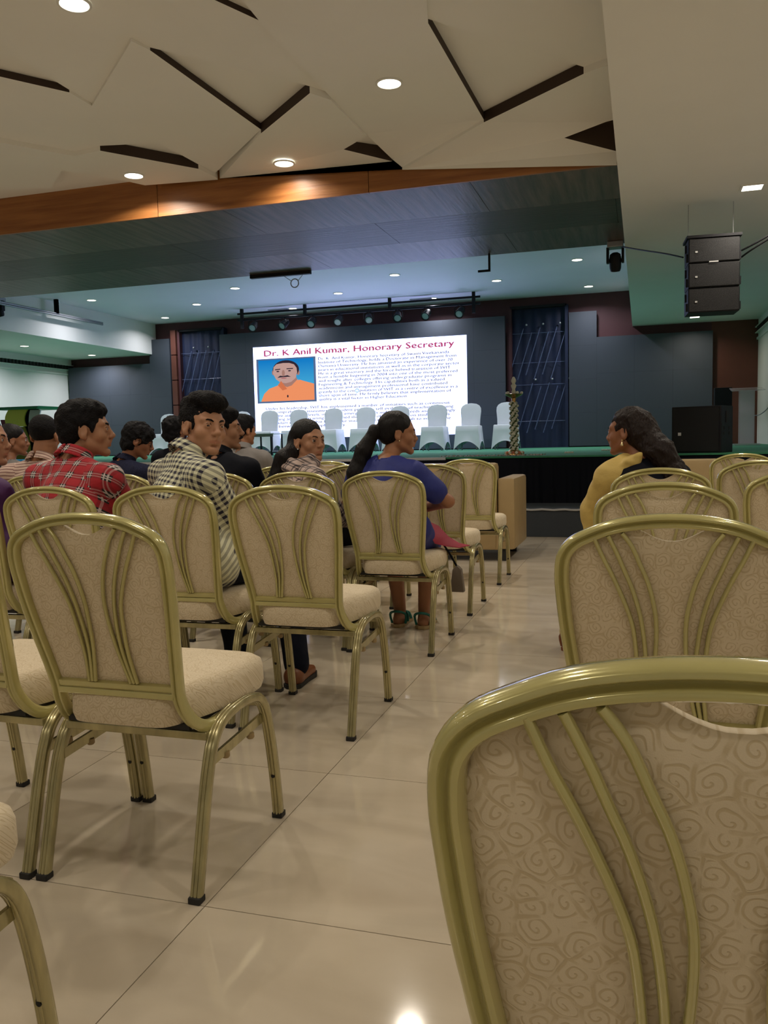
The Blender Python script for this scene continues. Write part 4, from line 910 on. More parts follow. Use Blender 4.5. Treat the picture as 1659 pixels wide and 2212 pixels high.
# ================================================================== PEOPLE (smooth-blended distance fields turned into meshes)
def axis(lo, hi, h, flo=None, fhi=None, hf=None):
    if flo is None: return np.arange(lo, hi+h, h)
    a = np.arange(flo-math.ceil((flo-lo)/h)*h, flo-1e-9, h) if flo > lo else np.array([])
    return np.concatenate([a, np.arange(flo, fhi, hf), np.arange(fhi, max(hi, fhi)+h, h)])
class Field:
    def __init__(s, xs, ys, zs):
        s.ax = [np.asarray(a, np.float64) for a in (xs, ys, zs)]; s.d = np.full(tuple(len(a) for a in s.ax), .08, np.float32); s.prims = []
    def sl(s, lo, hi):
        r = []
        for a, l, h in zip(s.ax, lo, hi):
            i = max(0, np.searchsorted(a, l)-1); j = min(len(a), np.searchsorted(a, h)+1); r.append(slice(i, j))
        return tuple(r)
    def grid(s, sl): return np.meshgrid(s.ax[0][sl[0]], s.ax[1][sl[1]], s.ax[2][sl[2]], indexing='ij')
    def put(s, fn, lo, hi, k, op='add'):
        m = .05 if op == 'add' else .02
        sl = s.sl(np.array(lo)-m-k, np.array(hi)+m+k)
        if any(q.stop <= q.start for q in sl): return
        X, Y, Z = s.grid(sl); v = fn(X, Y, Z).astype(np.float32); d = s.d[sl]
        if op == 'add':
            if k > 0: h = np.clip(.5+.5*(d-v)/k, 0, 1); s.d[sl] = d*(1-h)+v*h-k*h*(1-h)
            else: s.d[sl] = np.minimum(d, v)
        else:
            if k > 0: v = -v; h = np.clip(.5-.5*(d-v)/k, 0, 1); s.d[sl] = d*(1-h)+v*h+k*h*(1-h)
            else: s.d[sl] = np.maximum(d, -v)
    def cap(s, a, b, ra, rb=None, k=.02, op='add', tag=None):
        rb = ra if rb is None else rb; a = np.array(a, float); b = np.array(b, float); ab = b-a; L2 = max(ab@ab, 1e-9); r = max(ra, rb)
        def fn(X, Y, Z):
            px, py, pz = X-a[0], Y-a[1], Z-a[2]; t = np.clip((px*ab[0]+py*ab[1]+pz*ab[2])/L2, 0, 1)
            return np.sqrt((px-t*ab[0])**2+(py-t*ab[1])**2+(pz-t*ab[2])**2)-(ra+(rb-ra)*t)
        s.put(fn, np.minimum(a, b)-r, np.maximum(a, b)+r, k, op)
        if tag is not None: s.prims.append((tag, a, b, ra, rb))
    def ell(s, c, r, R=None, k=.02, op='add', tag=None):
        c = np.array(c, float); r = np.array(r, float); R = np.eye(3) if R is None else R; ext = np.abs(R)@r
        def fn(X, Y, Z):
            p = [X-c[0], Y-c[1], Z-c[2]]
            q = [R[0, i]*p[0]+R[1, i]*p[1]+R[2, i]*p[2] for i in range(3)]
            k0 = np.sqrt(sum((q[i]/r[i])**2 for i in range(3))); k1 = np.sqrt(sum((q[i]/r[i]**2)**2 for i in range(3)))+1e-9
            return k0*(k0-1)/k1
        s.put(fn, c-ext, c+ext, k, op)
        if tag is not None: s.prims.append((tag, c, c, min(r), min(r)))
    def half(s, p, n, k=.004):      # keep only the side opposite to n
        p = np.array(p, float); n = np.array(n, float); n /= np.linalg.norm(n)
        X, Y, Z = s.grid(tuple(slice(0, len(a)) for a in s.ax)); v = ((X-p[0])*n[0]+(Y-p[1])*n[1]+(Z-p[2])*n[2]).astype(np.float32)
        s.d = np.maximum(s.d, v)
    def noise(s, amp, sc, seed=0):
        X, Y, Z = s.grid(tuple(slice(0, len(a)) for a in s.ax)); o = seed*1.7
        s.d += (amp*(np.sin(X*sc+o+1.3*np.sin(Z*sc*.7+o))*np.sin(Y*sc*1.1+2+o+np.sin(X*sc*.6))*np.sin(Z*sc*.9+o*2+1.2*np.sin(Y*sc*.8)))).astype(np.float32)
    def mesh(s):
        d = s.d; nx, ny, nz = d.shape; S = d < 0
        S[0] = S[-1] = False; S[:, 0] = S[:, -1] = False; S[:, :, 0] = S[:, :, -1] = False; d = np.where(S, d, np.maximum(d, 1e-5))
        cnt = np.zeros((nx-1, ny-1, nz-1), np.int8)
        for i in (0, 1):
            for j in (0, 1):
                for k in (0, 1): cnt += S[i:nx-1+i, j:ny-1+j, k:nz-1+k]
        act = (cnt > 0) & (cnt < 8); I, J, K = np.nonzero(act); n = len(I); idx = np.full(act.shape, -1, np.int32); idx[I, J, K] = np.arange(n)
        P = np.zeros((n, 3)); C = np.zeros(n)
        for ax in range(3):
            o1, o2 = [a for a in range(3) if a != ax]
            for u in (0, 1):
                for v in (0, 1):
                    off = [0, 0, 0]; off[o1] = u; off[o2] = v
                    a = [I+off[0], J+off[1], K+off[2]]; b = [q.copy() for q in a]; b[ax] = b[ax]+1
                    da = d[a[0], a[1], a[2]]; db = d[b[0], b[1], b[2]]; m = (da < 0) != (db < 0)
                    t = np.where(m, da/(da-db+1e-12), 0)
                    co = [s.ax[q][a[q]] for q in range(3)]; co[ax] = s.ax[ax][a[ax]]*(1-t)+s.ax[ax][b[ax]]*t
                    for q in range(3): P[:, q] += np.where(m, co[q], 0)
                    C += m
        P /= C[:, None]; F = []
        for ax in range(3):
            o1, o2 = (ax+1) % 3, (ax+2) % 3
            A = [slice(None)]*3; B = [slice(None)]*3; A[ax] = slice(0, -1); B[ax] = slice(1, None)
            sa, sb = S[tuple(A)], S[tuple(B)]; E_ = np.nonzero(sa != sb); E_ = [e for e in E_]
            ok = (E_[o1] > 0) & (E_[o2] > 0) & (E_[o1] < d.shape[o1]-1) & (E_[o2] < d.shape[o2]-1); E_ = [e[ok] for e in E_]
            q = []
            for du, dv in ((-1, -1), (0, -1), (0, 0), (-1, 0)):
                e = [x.copy() for x in E_]; e[o1] = e[o1]+du; e[o2] = e[o2]+dv; q.append(idx[e[0], e[1], e[2]])
            q = np.stack(q, 1); fl = S[E_[0], E_[1], E_[2]]; q = np.where(fl[:, None], q, q[:, ::-1]); F.append(q)
        F = np.concatenate(F); F = F[(F >= 0).all(1)]
        return P, F
def field_obj(name, P, F, m, parent, origin, uvgroups=None, yaw=0.0, mats=None, mi=None, smooth_it=1):
    for _ in range(smooth_it):      # light relaxation
        acc = np.zeros_like(P); c = np.zeros(len(P))
        for a, b in ((0, 1), (1, 2), (2, 3), (3, 0)):
            np.add.at(acc, F[:, a], P[F[:, b]]); np.add.at(acc, F[:, b], P[F[:, a]]); np.add.at(c, F[:, a], 1); np.add.at(c, F[:, b], 1)
        P = .5*P+.5*acc/np.maximum(c, 1)[:, None]
    me = bpy.data.meshes.new(name); me.vertices.add(len(P)); me.vertices.foreach_set('co', (P-np.array(origin)).astype(np.float32).ravel())
    me.loops.add(len(F)*4); me.loops.foreach_set('vertex_index', F.astype(np.int32).ravel()); me.polygons.add(len(F))
    me.polygons.foreach_set('loop_start', np.arange(0, len(F)*4, 4, dtype=np.int32)); me.polygons.foreach_set('loop_total', np.full(len(F), 4, np.int32))
    for mm in (mats or [m]): me.materials.append(mm)
    if mi is not None: me.polygons.foreach_set('material_index', mi(P[F].mean(1)).astype(np.int32))
    me.polygons.foreach_set('use_smooth', np.ones(len(F), bool))
    if uvgroups:
        cen = P[F].mean(1); best = np.full(len(F), 9.0); gi = np.zeros(len(F), int)
        for n, (tag, a, b, ra, rb) in enumerate(uvgroups):
            ab = b-a; L2 = max(ab@ab, 1e-9); t = np.clip(((cen-a)@ab)/L2, 0, 1); dd = np.linalg.norm(cen-a-t[:, None]*ab, axis=1)-(ra+(rb-ra)*t)
            g = dd < best; best = np.where(g, dd, best); gi = np.where(g, n, gi)
        uv = np.zeros((len(F), 4, 2)); Q = P[F]; cy, sy_ = math.cos(yaw), math.sin(yaw)
        for n, (tag, a, b, ra, rb) in enumerate(uvgroups):
            w = gi == n
            if not w.any(): continue
            q = Q[w]
            if tag == 'torso':
                x = (q[..., 0]-a[0])*cy+(q[..., 1]-a[1])*sy_; y = -(q[..., 0]-a[0])*sy_+(q[..., 1]-a[1])*cy
                uv[w, :, 0] = x; uv[w, :, 1] = q[..., 2]+y*.55
            else:
                ab = (b-a)/np.linalg.norm(b-a); e1 = np.cross(ab, [0, 1, .01]); e1 /= np.linalg.norm(e1); e2 = np.cross(ab, e1); r = q-a
                uv[w, :, 1] = r@ab; ang = np.arctan2(r@e2, r@e1); am = ang.mean(1, keepdims=True)
                ang = np.where(ang-ang[:, :1] > math.pi, ang-2*math.pi, np.where(ang-ang[:, :1] < -math.pi, ang+2*math.pi, ang)); uv[w, :, 0] = ang*(ra+rb)/2
        l = me.uv_layers.new(name='cloth'); l.data.foreach_set('uv', uv.astype(np.float32).ravel())
    me.update(calc_edges=True); me.validate()
    return link(name, me, parent)
def Rz(a): c, s_ = math.cos(a), math.sin(a); return np.array([[c, -s_, 0], [s_, c, 0], [0, 0, 1.]])
def Rx(a): c, s_ = math.cos(a), math.sin(a); return np.array([[1, 0, 0], [0, c, -s_], [0, s_, c.real]])
def Ry(a): c, s_ = math.cos(a), math.sin(a); return np.array([[c, 0, s_], [0, 1, 0], [-s_, 0, c]])
MT['eye_white'] = mat('eye_white', (0.46, 0.43, 0.41), 0.25); MT['iris'] = mat('iris_brown', (0.035, 0.016, 0.010), 0.15)
MT['hair'] = mat('black_hair', (0.006, 0.005, 0.006), 0.5, spec=0.22, bump=0.5, bscale=130, stretch=(1, 1, .22))
MT['hair_short'] = mat('black_hair_short', (0.005, 0.0045, 0.006), 0.65, spec=0.15, bump=0.9, bscale=150)
MT['hair_brown'] = mat('dark_brown_hair', (0.012, 0.006, 0.005), 0.5, spec=0.22, bump=0.9, bscale=110, stretch=(1, 1, .3))
MT['gold'] = mat('gold', (0.75, 0.62, 0.35), 0.25, metal=0.8)
def skin(name, c): return mat(name, c, 0.48, spec=0.35, var=0.06, vscale=30, sss=0.08)
def head_prims(f, H, R, female=False, smile=False, sc=1.0, full=0.0):
    def T(p): return H+R@(np.array(p, float)*sc)
    def C(a, b, ra, rb=None, k=.012, op='add'): f.cap(T(a), T(b), ra*sc, None if rb is None else rb*sc, k, op)
    def E(c, r, k=.015, op='add', rot=None): f.ell(T(c), np.array(r)*sc, R if rot is None else R@rot, k, op)
    jw = .049 if female else .054+full*.006
    E((0, -.020, .045), (.073, .092, .082)); E((0, .022, .012), (.064, .068, .080), .02); E((0, .028, -.052), (jw, .054, .046), .025)
    C((-.050, -.002, -.046), (-.016, .064, -.090), .016, .014, .022); C((.050, -.002, -.046), (.016, .064, -.090), .016, .014, .022)
    E((0, .074, -.091), (.020, .016, .017), .014)
    for s_ in (-1, 1):
        E((s_*.040, .052, -.020), (.024+full*.006, .026, .026), .016)                      # cheek
        C((s_*.046, .067, .030), (s_*.014, .081, .027), .009, .008, .016)             # brow ridge
        f.ell(T((s_*.031, .097, .009)), np.array((.019, .015, .012))*sc, R, .014, 'sub')  # socket
        E((s_*.031, .0735, .007), (.0165, .0135, .0120), .004)                        # closed lid mass
        C((s_*.044, .078, .0135), (s_*.031, .0872, .0165), .0028, .0030, .004); C((s_*.031, .0872, .0165), (s_*.019, .0845, .0115), .0030, .0025, .004)
        C((s_*.043, .0785, .0015), (s_*.031, .0855, -.0015), .0024, .0024, .004); C((s_*.031, .0855, -.0015), (s_*.019, .084, .004), .0024, .002, .004)
        E((s_*.0120, .0945, -.026), (.0078, .0095, .0070), .006)                        # nostril wing
        f.ell(T((s_*.0065, .1010, -.0330)), np.array((.0035, .005, .003))*sc, R, .003, 'sub')
        er = Ry(s_*-.18)@Rx(-.15)
        E((s_*.075, -.010, .000), (.0095, .019, .032), .006, rot=er); E((s_*.083, -.008, .006), (.006, .011, .018), .005, 'sub', rot=er); E((s_*.074, -.004, -.026), (.007, .009, .010), .006)
        C((s_*.084, -.022, .022), (s_*.084, -.026, -.010), .0035, .003, .004)
    nf = .0035 if female else 0.0
    C((0, .083, .024), (0, .102-nf, -.016), .0078, .0100-nf*.4, .012); E((0, .1055-nf, -.021), (.0115-nf*.4, .0110, .0098), .008)
    C((0, .100, -.033), (0, .094, -.044), .005, .006, .006)
    E((0, .064, -.052), (.034, .023, .024), .018)
    w = .027 if smile else .023; zz = .004 if smile else -.001
    for s_ in (-1, 1):
        C((0, .0910, -.0500), (s_*w, .080, -.0545+zz), .0046, .0024, .004); C((0, .0895, -.0615), (s_*w*.95, .079, -.0565+zz), .0056, .0024, .004)
        f.cap(T((0, .0990, -.0560)), T((s_*w, .086, -.0555+zz)), .0022*sc, .0016*sc, .002, 'sub')
    E((0, .080, -.073), (.018, .006, .004), .006, 'sub')
def person(name_label, seat, yaw, N, H, hd, shw, skinm, top, legs, hair, elbows, wrists, sleeve='long', female=False, smile=False, uv='check', hipo=(0, .20), age=None, knees=None, ankles=None, extra=None, headsc=1.0, detail=True, moust=False, full=0.0, gaze=None, bare_feet=False, lean=0.0, collar=True, shoe='sandal', hem=.51):
    """seat: chair origin; N: base of the neck; H: head centre; hd: (yaw, pitch, roll) of the head in degrees"""
    N = np.array(N, float); H = np.array(H, float); o = np.array((seat[0]+hipo[0], seat[1]+hipo[1], 0.0))
    root = thing('person', name_label, 'person', tuple(o)); W_ = lambda p: np.array(p)
    RH = Rz(math.radians(hd[0]))@Rx(math.radians(hd[1]))@Ry(math.radians(hd[2])); RT = Rz(math.radians(yaw))
    hip = o+np.array((0, 0, .605)); shL = N+RT@np.array((-shw, -.005, -.082)); shR = N+RT@np.array((shw, -.005, -.082)); mid = (hip+N)/2+np.array((0, -.02, 0)); chest = N+RT@np.array((0, .01, -.20)); chest = chest*.8+mid*.2
    kn = knees or [o+np.array((-.11, .40, .50)), o+np.array((.11, .40, .50))]; an = ankles or [o+np.array((-.11, .40, .09)), o+np.array((.11, .40, .09))]
    kn = [np.array(k, float) for k in kn]; an = [np.array(a, float) for a in an]; EL = [np.array(e, float) for e in elbows]; WR = [np.array(w, float) for w in wrists]
    allp = np.array([hip, N, shL, shR, H, *kn, *an, *EL, *WR])
    lo = allp.min(0)-.16; hi = allp.max(0)+.16; hi[1] += .10; lo[2] = -.01
    hh = .155*headsc; hf = .0040 if detail else .0062; co = .013
    f = Field(*[axis(lo[i], hi[i], co, H[i]-hh, H[i]+hh, hf) for i in range(3)])
    wd = shw/.19
    def torso(g, inf=0.0, tag=None, lower=True):
        if lower: g.ell(hip, (.165*wd+inf, .115+inf, .12+inf), RT, .05, tag=None)
        g.cap(hip+(0, 0, .05), mid, .125*wd+inf, .118*wd+inf, .06)
        g.ell(mid, (.150*wd+inf, .105+inf, .16+inf), RT, .06); g.ell(chest, (.165*wd+inf, .110+inf, .17+inf), RT, .06)
        g.cap(shL, shR, .050+inf, None, .04); g.cap(N+RT@np.array((-.03, -.01, -.025)), shL+(0, 0, .0), .044+inf, .044+inf, .03); g.cap(N+RT@np.array((.03, -.01, -.025)), shR, .044+inf, .044+inf, .03)
        if female: g.ell(chest+RT@np.array((-.065, .085, -.02)), (.055+inf, .055+inf, .055+inf), RT, .03); g.ell(chest+RT@np.array((.065, .085, -.02)), (.055+inf, .055+inf, .055+inf), RT, .03)
    torso(f)
    au, af = (.043, .033) if female else (.050, .038)
    if not female: af = .038
    for s_, e, w in ((shL, EL[0], WR[0]), (shR, EL[1], WR[1])):
        f.cap(s_, e, au, af, .03); f.cap(e, w, af, .026, .015)
    for a, k_, h_ in ((an[0], kn[0], -1), (an[1], kn[1], 1)):
        f.cap(hip+RT@np.array((h_*.085, .02, -.0)), k_, .085, .058, .04); f.cap(k_, a, .056, .036, .03)
        f.cap(a+(0, -.02, -.045), a+(0, .13, -.06), .034, .024, .02); f.ell(a+(0, -.03, -.06), (.03, .035, .03), None, .02)
    # neck and head
    f.cap(N+(0, 0, -.03), H+RH@np.array((0, -.022, -.055)), .056 if not female else .046, .054 if not female else .043, .03)
    head_prims(f, H, RH, female, smile, headsc, full)
    # hands: palm, four fingers and a thumb
    for e, w, sd in ((EL[0], WR[0], -1), (EL[1], WR[1], 1)):
        dv = (w-e)/np.linalg.norm(w-e); sv = np.cross(dv, [0, 0, 1.]); sv /= np.linalg.norm(sv)+1e-9; dn = np.cross(sv, dv)
        pc_ = w+dv*.05; f.ell(pc_, (.018, .018, .018), None, .02); f.cap(w+dv*.02-sv*.018, w+dv*.075-sv*.026, .013, .012, .012); f.cap(w+dv*.02+sv*.018, w+dv*.075+sv*.026, .013, .012, .012)
        for q_, ln in ((-.030, .060), (-.010, .072), (.010, .068), (.030, .052)):
            a_ = w+dv*.08+sv*q_; b_ = a_+dv*ln*.5-dn*.012; c_ = b_+dv*ln*.35-dn*.028; f.cap(a_, b_, .0085, .008, .003); f.cap(b_, c_, .008, .007, .003)
        f.cap(w+dv*.03-sv*.028*sd, w+dv*.075-sv*.055*sd-dn*.01, .011, .008, .006)
    P, F = f.mesh()
    lipm = mat('lips', tuple(c*k for c, k in zip(skinm[1], (.94, .74, .74))), .42)
    def mi(c):
        q = (c-H)@RH/headsc; u = np.abs(q[:, 0]); wz = .0078*np.sqrt(np.clip(1-(u/.026)**2, 0, 1)); return ((q[:, 1] > .070) & (u < .026) & (np.abs(q[:, 2]+.0562) < wz)).astype(int)
    field_obj('body', P, F, None, root, o, mats=[skinm[0], lipm], mi=mi)
    # eyes
    g_ = gaze if gaze is not None else (0, 0)
    for s_ in (-1, 1):
        c = H+RH@(np.array((s_*.031, .0737 if female else .0734, .0072))*headsc); b = MB(); b.ball((0, 0, 0), (.0148 if female else .0143)*headsc, 22, 16)
        q = np.array(b.v); fwd = RH@np.array((math.sin(g_[0]), math.cos(g_[0])*math.cos(g_[1]), math.sin(g_[1]))); b.mi = []
        for fc in b.f: ce = q[list(fc)].mean(0); b.mi.append(1 if (ce@fwd)/np.linalg.norm(ce) > .86 else 0)
        b.build('eye', [MT['eye_white'], MT['iris']], root, tuple(c-o), smooth=True)
        b = MB(); T = lambda p: tuple(H+RH@(np.array(p)*headsc)-o)
        pts = [T((s_*.0130, .0905, .0240)), T((s_*.024, .0900, .0295)), T((s_*.036, .0840, .0315)), T((s_*.049, .0690, .0250))]
        b.tube(pts, [.0026, .0040 if not female else .0028, .0036 if not female else .0024, .0012], 6); b.build('eyebrow', MT['hair_short'], root, smooth=True)
        b = MB(); b.tube([T((s_*.018, .0845, .0105)), T((s_*.026, .0890, .0155)), T((s_*.036, .0865, .0165)), T((s_*.045, .0780, .0125))], .0013, 5); b.build('eyelash', MT['hair_short'], root, smooth=True)
    if moust: b = MB(); b.tube([T((-.030, .0870, -.052)), T((-.016, .0985, -.0430)), T((0, .1025, -.0405)), T((.016, .0985, -.0430)), T((.030, .0870, -.052))], [.003, .0068, .0055, .0068, .003], 8); b.build('moustache', MT['hair_short'], root, smooth=True)
    # top garment
    st = .0105 if detail else .015
    pt = np.array([hip, N, shL, shR]+([*EL, *WR] if sleeve == 'long' else EL)); lo = pt.min(0)-.17; hi = pt.max(0)+.17; lo[2] = hem-.03; hi[2] = N[2]+.10
    if sleeve == 'long': lo[2] = min(lo[2], min(w[2] for w in WR)-.06)
    g = Field(*[axis(lo[i], hi[i], st) for i in range(3)]); torso(g, .013); g.ell(hip, (.190*wd, .140, .13), RT, .05)
    for s_, e, w in ((shL, EL[0], WR[0]), (shR, EL[1], WR[1])):
        if sleeve == 'long': g.cap(s_, e, au+.020, af+.017, .03); g.cap(e, e+(w-e)*.93, af+.015, .038, .02)
        else: g.cap(s_, s_+(e-s_)*.62, au+.022, au+.020, .03)
    if uv == 'check': g.noise(.006, 26, 1); g.noise(.003, 60, 2)
    else: g.noise(.004, 24, 3); g.noise(.0022, 55, 4)
    # neck opening and hem
    up_n = (H-N)/np.linalg.norm(H-N)
    g.cap(N+(0, 0, -.02), H, .060 if not female else .062, .066, .0, 'sub')
    g.half(np.array((o[0], o[1], hem)), (0, 0, -1))
    if sleeve == 'short':
        pass
    P, F = g.mesh(); groups = [('torso', np.array(mid), np.array(N)+(0, 0, -.06), .14, .12), ('torso', shL, shR, .05, .05)]
    for s_, e, w in ((shL, EL[0], WR[0]), (shR, EL[1], WR[1])): groups += [('arm', s_+(e-s_)*.22, e, au, af)]+([('arm2', e, w, af, .03)] if sleeve == 'long' else [])
    shirt = field_obj('top', P, F, top, root, o, groups, math.radians(yaw))
    if collar:
        cf = Field(*[axis(N[i]-.13, N[i]+.13, .0048) for i in range(3)]); ax_ = up_n
        u_ = RT@np.array((1, 0, 0)); v_ = np.cross(ax_, u_)
        for k_ in range(60):
            a = math.radians(100+k_*340/59); ctr = N+ax_*.008
            p = ctr+u_*math.cos(a)*.066+v_*math.sin(a)*.066*(-1); q = p+ax_*.038-(p-ctr)*.07
            cf.cap(p, q, .0052, .0046, .003); cf.cap(p+(p-ctr)*.20-ax_*.006, q+(p-ctr)*.05, .0045, .0040, .003)
        P, F = cf.mesh(); field_obj('collar', P, F, top, root, o, [('torso', np.array(mid), N, .2, .2)], math.radians(yaw))
    # lower garment
    pt = np.array([hip, *kn, *an]); lo = pt.min(0)-.15; hi = pt.max(0)+.15; lo[2] = .02; hi[2] = .74
    g = Field(*[axis(lo[i], hi[i], .013) for i in range(3)]); g.ell(hip, (.163*wd, .115, .115), RT, .05)
    for a, k_, h_ in ((an[0], kn[0], -1), (an[1], kn[1], 1)):
        g.cap(hip+RT@np.array((h_*.085, .02, 0)), k_, .092, .072, .04)
        if legs[1] == 'long': g.cap(k_, a+(0, 0, .0), .068, .056, .03)
        elif legs[1] == 'skirt': g.cap(k_, a+(k_-a)*.55, .090, .105, .08)
    if legs[1] == 'skirt': g.cap(kn[0], kn[1], .06, None, .05)
    g.noise(.004, 28, 5); P, F = g.mesh(); field_obj('skirt' if legs[1] == 'skirt' else 'trousers', P, F, legs[0], root, o)
    # shoes
    for a in an:
        b = MB(); x, y = a[0]-o[0], a[1]-o[1]
        prof = [(-.045, -.055), (-.040, .05), (-.046, .13), (-.028, .175), (0, .188), (.028, .175), (.046, .13), (.040, .05), (.045, -.055), (.02, -.078), (-.02, -.078)]
        b.prism([(x+u*.92, y+v) for u, v in prof], 'z', .0, .020, 0)
        if shoe != 'sandal':
            sf = Field(*[axis(l, h, .006) for l, h in ((a[0]-.06, a[0]+.06), (a[1]-.1, a[1]+.21), (.012, .12))]); sf.cap(a+(0, -.03, -.05), a+(0, .14, -.062), .042, .032, .02); sf.ell(a+(0, -.035, -.04), (.040, .042, .045), None, .02); sf.half((0, 0, .018), (0, 0, -1)); sf.half((0, a[1]-.02, .088), (0, .22, 1)); P, F = sf.mesh(); sh_ = field_obj('shoe', P, F, shoe, root, o)
            b.build('sole', MT['rubber'], sh_, bevel=.004)
        else:
            so = b.build('sandal_sole', bare_feet or MT['rubber'], root, bevel=.004); m_ = BROWN if bare_feet is BROWN else SANDAL
            for pts in ([(x-.040, y+.02, .02), (x-.036, y+.03, .065), (x, y+.035, .085), (x+.036, y+.03, .065), (x+.040, y+.02, .02)], [(x-.040, y-.03, .02), (x-.045, y-.045, .075), (x, y-.075, .095), (x+.045, y-.045, .075), (x+.040, y-.03, .02)], [(x-.040, y+.10, .02), (x-.02, y+.10, .055), (x+.02, y+.11, .055), (x+.040, y+.10, .02)]):
                b = MB(); b.tube(smooth_path(pts, 14), .0075, 6); b.build('strap', m_, so, smooth=True)
    # hair
    build_hair(root, o, H, RH, N, RT, hair, headsc, female, detail)
    return root, dict(N=N, H=H, RH=RH, RT=RT, o=o, shL=shL, shR=shR, chest=chest, hip=hip)
SANDAL = mat('teal_strap', (0.01, 0.14, 0.11), .5)
def build_hair(root, o, H, R, N, RT, hair, sc, female, detail):
    style, m = hair; T = lambda p: H+R@(np.array(p, float)*sc); st = .0042 if detail else .0065
    lo = np.minimum(H-.19, H-.19); hi = H+.19
    pts = []
    if style == 'ponytail': pts = [(0, -.085, .045), (0, -.135, .045), (0, -.165, 0.0)]
    ext = 0.0
    if style in ('pony', 'longstraight', 'longcurly'): lo = lo-np.array((.20, .26, .30)); hi = hi+np.array((.20, .10, 0))
    g = Field(*[axis(lo[i], hi[i], st if style not in ('pony', 'longcurly', 'longstraight') else st*1.25) for i in range(3)])
    if style == 'cropped':
        g.ell(T((0, -.021, .044)), np.array((.0775, .0965, .0865))*sc, R, 0)
    elif style == 'short':
        g.ell(T((0, -.022, .048)), np.array((.084, .103, .094))*sc, R, 0); g.ell(T((0, .020, .090)), np.array((.066, .068, .045))*sc, R, .02); g.ell(T((0, .058, .088)), np.array((.05, .030, .024))*sc, R, .015); g.ell(T((0, -.060, -.005)), np.array((.070, .055, .062))*sc, R, .02)
    elif style == 'quiff':
        g.ell(T((0, -.024, .045)), np.array((.080, .100, .090))*sc, R, 0); g.ell(T((0, .010, .112)), np.array((.076, .088, .042))*sc, R, .02); g.ell(T((0, .075, .100)), np.array((.060, .035, .034))*sc, R, .02); g.ell(T((0, -.07, .095)), np.array((.062, .05, .045))*sc, R, .02)
    elif style == 'shaggy':
        g.ell(T((0, -.018, .045)), np.array((.094, .112, .098))*sc, R, 0); g.ell(T((0, .050, .068)), np.array((.07, .05, .045))*sc, R, .02); g.ell(T((0, -.055, -.030)), np.array((.084, .062, .062))*sc, R, .02)
    else:
        g.ell(T((0, -.021, .046)), np.array((.0795, .100, .0905))*sc, R, 0); g.ell(T((0, -.055, .0)), np.array((.068, .058, .060))*sc, R, .02)
    # face opening
    fz = {'cropped': .058, 'short': .062, 'quiff': .060, 'shaggy': .045}.get(style, .070)
    g.ell(T((0, .105, fz-.105)), np.array((.074, .082, .112))*sc, R, .006, 'sub')
    for s_ in (-1, 1):      # clear around the ears
        g.ell(T((s_*.082, .006, -.012)), np.array((.020, .030, .040))*sc, R, .006, 'sub')
    if style in ('cropped', 'short', 'quiff'):
        for s_ in (-1, 1): g.cap(T((s_*.070, .030, .030)), T((s_*.069, .026, -.008)), .0075*sc, .004*sc, .008)
        p = T((0, -.06, -.062)); n = R@np.array((0, .25, -1)); g.half(p, n)
    if style == 'short': g.noise(.0045, 90, 1)
    if style == 'quiff': g.noise(.0035, 95, 2); g.noise(.0025, 210, 3)
    if style == 'shaggy': g.noise(.009, 70, 4); g.noise(.004, 160, 5)
    D = np.array((0, 0, 0.))
    if style == 'pony':          # high tail swinging behind the left shoulder
        P0 = T((0, -.100, .028)); g.cap(T((0, -.08, .030)), P0, .030, .018, .015)
        P1 = P0+R@np.array((.0, -.030, -.006)); back = RT@np.array((-.07, -.060, 0)); P2 = P1+back*.65+(0, 0, -.10); P3 = P2+back*.45+(0, 0, -.12); P4 = P3+back*.25+(0, 0, -.15)
        g.cap(P0, P1, .018, .030, .012); g.cap(P1, P2, .030, .043, .02); g.cap(P2, P3, .043, .050, .02); g.cap(P3, P4, .050, .030, .02); g.noise(.003, 60, 6)
        tip = (P0, P1)
        b = MB(); q = P0-o; v = (P1-P0)/np.linalg.norm(P1-P0); a = np.cross(v, [0, 0, 1.]); a /= np.linalg.norm(a); c = np.cross(v, a)
        b.tube([tuple(q+(a*math.cos(t*math.pi/8)+c*math.sin(t*math.pi/8))*.022) for t in range(17)], .006, 6); b.build('hair_tie', MT['blackplastic'], root, smooth=True)
    if style == 'longstraight':  # gathered low, falling over the back
        g.ell(T((0, -.060, .015)), np.array((.078, .070, .075))*sc, R, .02)
        b0 = T((0, -.075, -.02)); b1 = N+RT@np.array((-.03, -.075, .03)); b2 = N+RT@np.array((-.06, -.120, -.10)); b3 = N+RT@np.array((-.07, -.13, -.24))
        g.cap(b0, b1, .055, .045, .03); g.cap(b1, b2, .050, .050, .03); g.cap(b2, b3, .050, .032, .02)
        g.cap(T((-.04, -.06, .02)), b1, .040, .030, .03); g.noise(.003, 55, 7)
    if style == 'longcurly':
        b0 = T((0, -.070, .0)); b1 = N+RT@np.array((.05, -.075, .04)); b2 = N+RT@np.array((.10, -.11, -.06)); b3 = N+RT@np.array((.12, -.11, -.17))
        g.cap(b0, b1, .072, .062, .03); g.cap(b1, b2, .062, .058, .03); g.cap(b2, b3, .055, .032, .02); g.ell(T((-.0, -.085, .01)), (.072, .055, .075), R, .03); g.noise(.0065, 62, 8); g.noise(.003, 150, 9)
    P, F = g.mesh()
    field_obj('hair', P, F, m, root, o)

